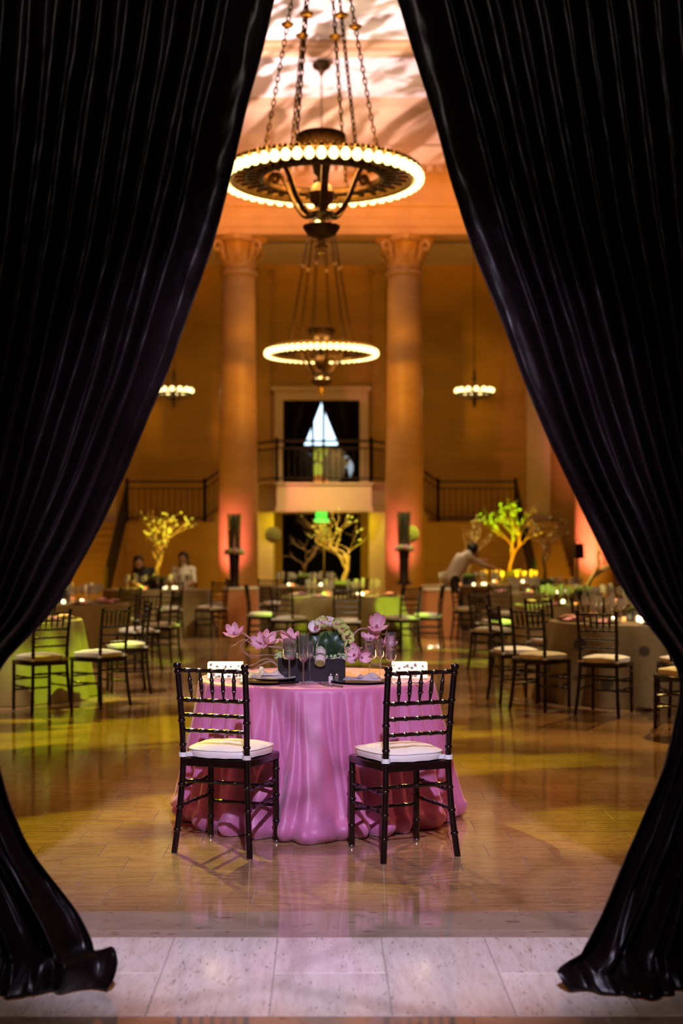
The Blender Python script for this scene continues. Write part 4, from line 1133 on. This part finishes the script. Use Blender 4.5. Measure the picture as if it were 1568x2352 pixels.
# ------------------------------------------------------------------ centrepiece
CX, CY = -.053, 7.80
cp = thing('flower_centrepiece', 'black box centrepiece of leaves, magnolia branches and a birch log', 'centrepiece', (CX, CY, TZ + .001))
BW, BD, BH = .366, .20, .127
bx = MB().box((-BW / 2, -BD / 2, 0), (BW / 2, BD / 2, BH)); bo = bx.build('planter_box', 'black_box', cp, False)
md = bo.modifiers.new('bevel', 'BEVEL'); md.width = .003; md.segments = 2
rr = random.Random(3); hb = MB()
for k in range(520):
    x = rr.uniform(-BW / 2 - .012, BW / 2 + .012); y = rr.uniform(-BD / 2 - .01, BD / 2 + .01)
    z = BH + rr.uniform(-.004, .022); s = rr.uniform(.006, .011)
    hb.ball((x, y, z), s, 5, 3)
tag(hb.build('hydrangea_trim', 'moss', cp), 'pale green hydrangea trim', kind='stuff')
# bouquet dome wrapped in broad leaves
DC = V((.072, 0, BH + .06))
MB().ball(DC, .085, 20, 12, (1, .85, 1.05)).build('bouquet_core', 'moss_dark', cp)
def broad_leaf(L, w, curl):
    rows = []
    for i in range(9):
        t_ = i / 8; wd = w * math.sin(PI * (.08 + .90 * t_)) ** .8
        ang = curl * t_; 
        rows.append([(s * wd, L * math.sin(ang) / max(curl, .01) * 0 + .012 * abs(s) - .0, 0) for s in (-1, -.5, 0, .5, 1)])
        rows[-1] = [(x, y - .026 * math.sin(PI * t_ * .8) + .03 * max(0, t_ - .7) , L * t_) for x, y, z in rows[-1]]
    return MB().quadgrid(rows)
lfm = broad_leaf(.185, .050, 1).mesh('leaf', 'leaf'); ribm = MB().tube([(0, -.026 * math.sin(PI * i / 8 * .8) + .03 * max(0, i / 8 - .7) - .002, .185 * i / 8) for i in range(9)], [.0036 - .00034 * i for i in range(9)], 5).mesh('leaf_rib', 'leaf_rib')
for (ox, oy, oz, roll, pitch, sc_) in ((.0, -.075, -.09, .04, .02, .92), (-.035, -.060, -.09, -.62, .12, .86), (.035, -.062, -.09, .58, .14, .88), (-.045, -.045, -.07, -1.1, .10, .74), (.045, -.045, -.07, 1.08, .12, .76),
        (-.02, -.045, -.08, -.32, -.06, .98), (.022, -.045, -.08, .34, -.04, 1.0), (-.035, -.01, -.08, -.72, -.12, .98), (.035, -.01, -.08, .78, -.10, .98), (-.05, .0, -.06, -1.35, 0, .74), (.05, .0, -.06, 1.35, 0, .74),
        (-.02, .04, -.09, -.4, -.35, .95), (.02, .04, -.09, .4, -.35, .95), (0, .06, -.09, 0, -.40, .9)):
    l = obj('leaf', lfm, cp, DC + V((ox, oy, oz)), (pitch, roll, 0), sc_); obj('leaf_rib', ribm, l)
def petal(L, w, cup):
    rows = []
    for i in range(8):
        t_ = i / 7; wd = w * (math.sin(PI * min(1, .06 + .80 * t_ ** .75)) ** .7) * (1 if i < 7 else .25)
        rows.append([(s * wd, cup * (t_ * t_ * 1.2 - .9 * t_) - .35 * wd * (1 - s * s) , L * t_) for s in (-1, -.5, 0, .5, 1)])
    return MB().quadgrid(rows)
pm = petal(.066, .0185, .024).mesh('petal', 'magnolia'); pmw = petal(.036, .016, .012).mesh('petal', 'bloom_white'); pmg = petal(.036, .016, .012).mesh('petal', 'bloom_green')
corem = MB().lathe([(0, -.004), (.006, 0), (.007, .01), (.003, .02), (0, .022)], 8).mesh('core', 'magnolia_core')
def blossom(p, d, me, n, size, open_, name='magnolia_flower', label=None):
    q = V(d).to_track_quat('Z', 'Y').to_euler()
    f = obj(name, corem, cp, p, q, size)
    if label: f['label'] = label
    for k in range(n):
        a = 2 * PI * k / n + RND.uniform(-.15, .15)
        op = open_ * RND.uniform(.75, 1.2)
        o = obj('petal', me, f); o.rotation_euler = (Matrix.Rotation(a, 3, 'Z') @ Matrix.Rotation(op, 3, 'X')).to_euler()
    return f
# pale blooms on the crown of the bouquet
for (x, z, y, me, sz) in ((-.045, .100, -.05, pmw, 1.15), (-.012, .118, -.03, pmg, 1.2), (.022, .122, -.02, pmw, 1.1), (.055, .110, -.03, pmg, 1.25), (.082, .085, -.045, pmg, 1.2), (.100, .050, -.05, pmg, 1.25), (.104, .010, -.055, pmg, 1.1), (-.02, .105, .03, pmg, 1.2), (.04, .11, .03, pmw, 1.2), (.0, .128, -.005, pmw, 1.1), (.108, -.03, -.05, pmg, 1.0)):
    p = DC + V((x, y, z * .88)); blossom(p, V((x, y * 1.2 - .02, z * .8)), me, 7, sz * 1.4, .8, 'pale_bloom')
# magnolia blooms: world x, y, z and facing
for (x, y, z, d, sz) in ((-.477, 7.80, 1.012, (-.15, -.55, .75), 1.10), (-.330, 7.76, .965, (-.25, -.8, .45), 1.05), (-.297, 7.77, .972, (.45, -.5, .75), 1.15), (-.175, 7.84, .975, (-.05, -.6, .8), 1.15),
                         (.303, 7.84, 1.050, (.1, -.75, .65), 1.3), (.270, 7.82, .985, (-.1, -.75, .6), 1.0), (.355, 7.80, .955, (.55, -.55, .6), 1.0), (.180, 7.72, .905, (-.25, -.75, .35), 1.15), (.215, 7.72, .895, (.5, -.7, .1), .9)):
    blossom(V((x - CX, y - CY, z - TZ)), d, pm, 6, sz, .92)
def twig(pts, r0, r1, n=7):
    p = bez([V((x - CX, y - CY, z - TZ)) for x, y, z in pts], n); m_ = len(p)
    MB().tube(p, [r0 + (r1 - r0) * i / (m_ - 1) for i in range(m_)], 6).build('branch', 'branch', cp)
twig([(-.06, 7.82, .90), (-.17, 7.79, .935), (-.24, 7.77, .945), (-.32, 7.76, .962), (-.39, 7.78, .995), (-.43, 7.79, 1.02), (-.475, 7.80, 1.008)], .009, .004)
twig([(-.10, 7.84, .92), (-.16, 7.84, .99), (-.21, 7.83, 1.028), (-.26, 7.80, 1.022), (-.31, 7.77, .985)], .005, .0025)
twig([(-.24, 7.77, .945), (-.36, 7.77, .955), (-.42, 7.78, .985), (-.47, 7.80, .96), (-.50, 7.80, .945)], .004, .0016)
twig([(-.40, 7.79, .99), (-.44, 7.78, .955), (-.42, 7.77, .915), (-.38, 7.77, .89), (-.33, 7.76, .90)], .003, .0014)
twig([(-.22, 7.72, .83), (-.27, 7.71, .872), (-.33, 7.70, .855), (-.37, 7.70, .83), (-.42, 7.70, .845)], .006, .0025)
twig([(-.22, 7.74, .86), (-.30, 7.73, .885), (-.36, 7.72, .86), (-.40, 7.72, .845)], .004, .002)
twig([(-.20, 7.76, .90), (-.30, 7.76, .905), (-.38, 7.77, .90), (-.43, 7.78, .92), (-.46, 7.78, .90)], .0026, .0012)
twig([(.08, 7.84, .90), (.15, 7.84, .945), (.17, 7.84, 1.0), (.21, 7.84, 1.04), (.26, 7.84, 1.045), (.30, 7.84, 1.052)], .006, .0032)
twig([(.12, 7.80, .90), (.20, 7.80, .935), (.27, 7.81, .945), (.34, 7.80, .95)], .005, .003)
twig([(.30, 7.84, 1.045), (.345, 7.84, 1.01), (.365, 7.83, 1.05), (.375, 7.83, 1.075)], .003, .0012)
twig([(.18, 7.72, .90), (.24, 7.73, .875), (.29, 7.74, .855), (.35, 7.74, .845), (.40, 7.74, .85)], .0045, .002)
twig([(.05, 7.74, .90), (.09, 7.73, .935), (.12, 7.72, .965), (.14, 7.72, .975)], .004, .0015)
# birch log poking out of the box towards us
lp0, lp1 = V((-.0, 7.755, .960)), V((-.008, 7.655, .868))
lp = [V((q.x - CX, q.y - CY, q.z - TZ)) for q in (lp0, lp0.lerp(lp1, .3), lp0.lerp(lp1, .7), lp1)]
lg = MB().tube(lp, [.029, .030, .029, .028], 18).build('birch_log', 'bark_birch', cp)
dr = (lp1 - lp0).normalized()
MB().tube([lp[3] - dr * .002, lp[3] + dr * .0025], .0255, 18).build('cut_end', 'birch_end', lg)
band = MB().tube([lp[1] - dr * .012, lp[1] + dr * .012], .0305, 18).build('moss_band', 'moss', lg)
patch = MB().tube([lp[2] - dr * .008, lp[2] + dr * .004], [.0298, .0300], 18).build('bark_patch', 'pepper', lg)

# ------------------------------------------------------------------ tableware
def glassware(name, label, x, y, h, rb, bowl, fill=None, fm='water'):
    g_ = thing(name, label, 'glass', (x, y, TZ + .0008))
    zb = h - bowl
    pr = [(.034, .0), (.034, .002), (.010, .006), (.0042, .014), (.0040, zb - .008), (.008, zb), (rb * .75, zb + .006), (rb, zb + .02), (rb * 1.01, h * .9), (rb, h), (rb - .0018, h), (rb - .002, zb + .02), (rb * .7, zb + .009), (.001, zb + .006)]
    MB().lathe(pr, 24, caps=False).build('vessel', 'glass', g_)
    if fill:
        MB().lathe([(.001, zb + .0075), (rb * .68, zb + .0105), (rb - .004, zb + .021), (rb - .0038, zb + fill), (.001, zb + fill)], 20, caps=False).build('drink', fm, g_)
mat('drink_clear', (.55, .40, .30), .05, var=.05, trans=.8)
glassware('goblet', 'stemmed goblet with pale green drink before the black planter box', -.171, 7.62, .238, .0375, .116, .052)
glassware('champagne_flute', 'slim clear flute before the black planter box', -.096, 7.585, .268, .0262, .152, .03, 'drink_clear')
glassware('wine_glass', 'narrow clear glass behind the slim flute', -.062, 7.68, .225, .021, .10)
glassware('goblet', 'wide clear goblet below the pink blossoms on the right', .262, 7.76, .232, .039, .118, .085, 'drink_clear')
glassware('wine_glass', 'narrow clear glass between the wide goblet and the tall flute', .322, 7.80, .225, .023, .105, .04, 'drink_clear')
glassware('champagne_flute', 'tall clear flute nearest the right candle lantern', .372, 7.62, .272, .028, .155, .06, 'drink_clear')

def charger(x, y, label):
    o = MB().lathe([(.0, .0), (.11, 0), (.158, .011), (.163, .014), (.158, .0145), (.11, .006), (.0, .005)], 48).build('charger_plate', 'charger'); o.location = (x, y, TZ + .0008); tag(o, label, 'plate')
charger(-.283, 7.64, 'black charger plate behind the left chair'); charger(.212, 7.655, 'black charger plate beside the salt shaker')
o = MB().lathe([(.0, .0), (.085, 0), (.125, .012), (.128, .0145), (.122, .013), (.08, .004), (.0, .004)], 40).build('dinner_plate', 'porcelain'); o.location = (-.265, 7.65, TZ + .016); tag(o, 'pale dinner plate on the left black charger', 'plate')
def napkin(x, y, z, rz, label, seed):
    rows = []; w, d = .20, .11
    for i in range(15):
        v = i / 14; row = []
        for k in range(23):
            u = k / 22
            h = .012 + .010 * math.sin(u * 7 + seed) * math.sin(v * PI) + .010 * math.exp(-((v - .5 - .2 * math.sin(u * 3 + seed)) / .14) ** 2)
            e = min(1, 8 * min(u, 1 - u, v, 1 - v)); row.append(((u - .5) * w + .012 * math.sin(v * 5 + seed), (v - .5) * d + .010 * math.sin(u * 6), .001 + h * e))
        rows.append(row)
    nk = thing('napkin', label, 'napkin', (x, y, z), rz)
    MB().quadgrid(rows).join(MB().quadgrid([[(p[0], p[1], 0) for p in r] for r in rows])).build('fold', 'napkin', nk, 'all')
    rows2 = [[(p[0] * .55 + .03, p[1] * .7 - .012, p[2] + .012) for p in r] for r in rows]
    MB().quadgrid(rows2).build('upper_fold', 'napkin', nk, 'all')
napkin(-.31, 7.615, TZ + .0325, .15, 'grey mauve napkin folded on the left dinner plate', 1.0)
napkin(.225, 7.645, TZ + .0162, -.12, 'grey mauve napkin folded on the right black charger', 2.6)
fv = thing('party_favour', 'small ivory ball cluster at the back of the left plate', 'favour', (-.325, 7.705, TZ + .032))
bm_ = MB().ball((0, 0, 0), .014, 14, 9).mesh('ball', 'favor')
for p in ((-.014, 0, .014), (.014, 0, .014), (0, .012, .014), (0, .004, .036)): obj('ball', bm_, fv, p)
def shaker(x, label, m):
    s = thing('shaker', label, 'shaker', (x, 7.665, TZ + .0008), 0)
    MB().lathe([(0, 0), (.0125, 0), (.0125, .030), (.010, .033)], 12).build('body', m, s)
    MB().lathe([(.0105, .033), (.0105, .038), (.009, .045), (.004, .050), (0, .051)], 12).build('cap', 'silver', s)
shaker(.050, 'small salt shaker with a silver cap beside the planter box', 'salt'); shaker(.081, 'small pepper shaker with a silver cap beside the right charger', 'pepper')
def fork(x, y, rz, label):
    f = thing('fork', label, 'fork', (x, y, TZ + .003), rz)
    MB().box((-.004, -.12, 0), (.004, .01, .0022)).box((-.011, .01, 0), (.011, .03, .0022)).build('handle', 'silver', f, False)
    tm_ = MB().box((-.0013, .03, .0), (.0013, .075, .0035)).mesh('tine', 'copper', False)
    for k in range(4): obj('tine', tm_, f, ((k - 1.5) * .0058, 0, 0))
fork(.005, 7.53, math.radians(14), 'fork with copper tinted tines left of the right charger'); fork(.034, 7.53, math.radians(10), 'second fork touching the right charger')
def knife(x, y, rz, label):
    f = thing('knife', label, 'knife', (x, y, TZ + .002), rz)
    MB().tube([(0, -.11, .004), (0, -.02, .004)], [.005, .0045], 8).build('handle', 'silver', f)
    b = MB(); rows = [[(-.004, -.02, z), (.005, -.02, z), (.008, .05, z), (.002, .10, z), (-.003, .09, z)] for z in (.002, .004)]
    b.quadgrid(rows, True); b.cap(rows[0], True); b.cap(rows[1]); b.build('blade', 'silver', f, False)
knife(-.122, 7.49, math.radians(-60), 'table knife lying before the slim flute'); knife(.045, 7.47, math.radians(35), 'table knife in front of the forks')
knife(.44, 7.60, math.radians(75), 'knife beside the right candle lantern')

def lantern(x, y, label):
    l = thing('candle_lantern', label, 'candle', (x, y, TZ + .0008))
    w, h = .19, .092
    MB().box((-w / 2, -w / 4, 0), (w / 2, w / 4, .008)).build('base', 'glass', l, False)
    sh = MB(); 
    for (a, b) in (((-w / 2, -w / 4), (w / 2, -w / 4)), ((w / 2, -w / 4), (w / 2, w / 4)), ((w / 2, w / 4), (-w / 2, w / 4)), ((-w / 2, w / 4), (-w / 2, -w / 4))):
        n_ = V((b[1] - a[1], a[0] - b[0], 0)).normalized() * -.0035
        rows = [[(a[0], a[1], z), (b[0], b[1], z), (b[0] + n_.x, b[1] + n_.y, z), (a[0] + n_.x, a[1] + n_.y, z)] for z in (.008, h)]
        sh.quadgrid(rows, True); sh.cap(rows[1])
    sh.build('frosted_shade', 'lantern', l, False)
    rr = random.Random(int(x * 99)); lf = petal(.026, .010, .004).mesh('pressed_leaf', 'lantern_leaf')
    for k in range(17):
        o = obj('pressed_leaf', lf, l, (rr.uniform(-.085, .085), -w / 4 - .0015, rr.choice((.008, .012, .062, .066)) + rr.uniform(0, .008)), (0, rr.uniform(-2, 2), 0), rr.uniform(.4, .8))
    cm = MB().lathe([(0, .008), (.024, .008), (.024, .045), (.0, .043)], 14).mesh('tealight', 'candle'); fm_ = MB().lathe([(0, .046), (.006, .055), (.004, .068), (0, .078)], 8).mesh('flame', 'flame')
    for dx in (-.05, .05): obj('tealight', cm, l, (dx, 0, 0)); obj('flame', fm_, l, (dx, 0, 0))
lantern(-.53, 7.86, 'glowing frosted candle lantern behind the left chair back'); lantern(.486, 7.86, 'glowing frosted candle lantern behind the right chair back')

# tableware glimpsed on the dotted table: bottle-like glass block and bright candle
o = thing('hurricane_candle', 'clear glass hurricane with a yellow candle on the dotted table', 'candle', (3.06, 13.66, .7662))
MB().lathe([(.05, 0), (.055, .004), (.055, .16), (.052, .16), (.052, .008), (0, .008)], 18, caps=False).build('cylinder', 'glass', o)
MB().lathe([(0, .008), (.035, .008), (.035, .06), (0, .06)], 14).build('candle', 'votive', o)

# ================================================================== PEOPLE
def person(label, loc, rz, J, cols, hairlong=False):
    """J: joints; one body grown from capsule limbs and fused into a single skin"""
    b = MB()
    def limb(p, q, r0, r1, seg=12):
        p, q = V(p), V(q); n_ = 6
        b.tube([p.lerp(q, i / n_) for i in range(n_ + 1)], [r0 + (r1 - r0) * i / n_ for i in range(n_ + 1)], seg); b.ball(p, r0, 12, 8); b.ball(q, r1, 12, 8)
    limb(J['pelvis'], J['chest'], .145, .155); limb(J['chest'], J['neck'], .150, .07); limb(J['neck'], J['head'], .058, .065)
    limb(J['shl'], J['shr'], .075, .075)
    limb(J['hipl'], J['hipr'], .115, .115)
    b.ball(J['head'], .098, 18, 14, (.88, 1.0, 1.18))
    hd = V(J['head']); fw = V(J['face'])
    b.ball(hd + fw * .10 + V((0, 0, -.015)), .017, 8, 6); b.ball(hd + fw * .075 + V((0, 0, -.075)), .035, 8, 6)
    for s in ('l', 'r'):
        limb(J['sh' + s], J['el' + s], .052, .043); limb(J['el' + s], J['wr' + s], .042, .030)
        w = V(J['wr' + s]); d = (w - V(J['el' + s])).normalized(); sd = d.cross(V((0, 0, 1))).normalized()
        b.ball(w + d * .05, .04, 10, 6, (1, 1, .55))
        for k in range(4): 
            p0 = w + d * .075 + sd * (k - 1.5) * .020; limb(p0, p0 + d * (.055, .068, .062, .045)[k] + V((0, 0, -.015)), .011, .009, 8)
        limb(w + d * .03 + sd * -.035, w + d * .075 + sd * -.065, .012, .010, 8)
        limb(J['hip' + s], J['kn' + s], .088, .062); limb(J['kn' + s], J['an' + s], .058, .042)
        a = V(J['an' + s]); limb(a + V((0, -.03, -.035)), a + V((0, .15, -.045)), .045, .038)
    o = b.build('body_tmp', None)
    md = o.modifiers.new('r', 'REMESH'); md.mode = 'VOXEL'; md.voxel_size = .013
    sm = o.modifiers.new('s', 'SMOOTH'); sm.iterations = 4
    dg = bpy.context.evaluated_depsgraph_get(); me = bpy.data.meshes.new_from_object(o.evaluated_get(dg)); bpy.data.objects.remove(o)
    me.materials.clear()
    for c in cols: me.materials.append(M[c])
    hips = V(J['pelvis']); neck = V(J['neck'])
    def seg_d(p, a, b_):
        a, b_ = V(a), V(b_); t_ = max(0, min(1, (p - a).dot(b_ - a) / max(1e-9, (b_ - a).length_squared))); return (p - a.lerp(b_, t_)).length
    for p in me.polygons:
        c = p.center; p.use_smooth = True
        body = min(seg_d(c, J['pelvis'], J['chest']) - .15, seg_d(c, J['chest'], J['neck']) - .11, seg_d(c, J['shl'], J['ell']) - .06, seg_d(c, J['shr'], J['elr']) - .06)
        leg = min(seg_d(c, J['hip' + s], J['kn' + s]) - .09 for s in 'lr'); shin = min(seg_d(c, J['kn' + s], J['an' + s]) - .06 for s in 'lr')
        skin = min(min(seg_d(c, J['el' + s], J['wr' + s]) for s in 'lr') - .045, min((c - V(J['wr' + s])).length for s in 'lr') - .12, (c - V(J['head'])).length - .12)
        k = min((body, 0), (leg, 1), (shin, 1), (skin, 2)); p.material_index = k[1]
    root = thing('person', label, 'person', loc, rz)
    obj('body', me, root)
    h = MB().ball(hd + V((0, 0, .022)) - fw * .022, .108, 18, 12, (.92, 1.02, 1.10))
    if hairlong:
        h.ball(hd - fw * .06 + V((0, 0, -.10)), .095, 14, 10, (1.05, .75, 1.6))
    h.v = [(x, y, z) for x, y, z in h.v]
    h.build('hair', 'hair', root, 'all')
    ey = MB().ball((0, 0, 0), .011, 8, 6).mesh('eye', 'porcelain'); sd = fw.cross(V((0, 0, 1))).normalized()
    for s in (-1, 1): obj('eye', ey, root, hd + fw * .088 + sd * s * .034 + V((0, 0, .008)))
    mo = MB().ball((0, 0, 0), .016, 8, 6, (1, .5, .35)).mesh('mouth', 'magnolia_core'); obj('mouth', mo, root, hd + fw * .094 + V((0, 0, -.060)))
    return root
# seated pose, local +y is forwards
SEAT = dict(pelvis=(0, -.02, .60), chest=(0, .0, .98), neck=(0, .02, 1.14), head=(0, .05, 1.27), face=(0, 1, -.1), shl=(-.16, .01, 1.06), shr=(.16, .01, 1.06),
            ell=(-.23, .10, .86), elr=(.23, .10, .86), wrl=(-.14, .26, .80), wrr=(.14, .26, .80), hipl=(-.09, .0, .60), hipr=(.09, .0, .60), knl=(-.10, .38, .56), knr=(.10, .38, .56), anl=(-.10, .40, .10), anr=(.10, .40, .10))
LEANP = dict(SEAT, chest=(.10, .10, .96), neck=(.16, .16, 1.10), head=(.22, .22, 1.20), shl=(-.05, .14, 1.05), shr=(.26, .06, 1.02), ell=(-.12, .26, .88), wrl=(-.02, .38, .82), elr=(.34, .16, .85), wrr=(.26, .32, .82))
x, y = -2.50, 25.85
person('dark haired person in a pale top seated beyond the yellow lit tree', (x, y, 0), math.radians(170), SEAT, ('shirt', 'dark_clothes', 'skin'), True)
dup(chair0, (x, y - 0, 0), math.radians(170), 'dark chair under the seated person in a pale top')
x, y = -3.12, 25.9
person('person in black leaning forward behind the yellow lit tree trunk', (x, y, 0), math.radians(190), LEANP, ('dark_clothes', 'dark_clothes', 'skin'), True)
dup(chair0, (x, y, 0), math.radians(190), 'dark chair under the leaning person in black')
# standing, bent over the table, reaching to the right
BEND = dict(pelvis=(0, -.12, .92), chest=(0, .10, 1.22), neck=(0, .24, 1.36), head=(0, .36, 1.42), face=(0, .9, -.42), shl=(-.17, .16, 1.30), shr=(.17, .16, 1.30),
            ell=(-.22, .42, 1.22), wrl=(-.16, .66, 1.24), elr=(.24, .42, 1.16), wrr=(.20, .66, 1.10), hipl=(-.09, -.12, .90), hipr=(.09, -.12, .90), knl=(-.10, -.06, .50), knr=(.11, .0, .49), anl=(-.11, -.14, .085), anr=(.12, -.02, .085))
person('dark haired person in a pale shirt and dark trousers bending with arms reaching out', (2.42, 25.45, 0), math.radians(-62), BEND, ('shirt', 'dark_clothes', 'skin'))
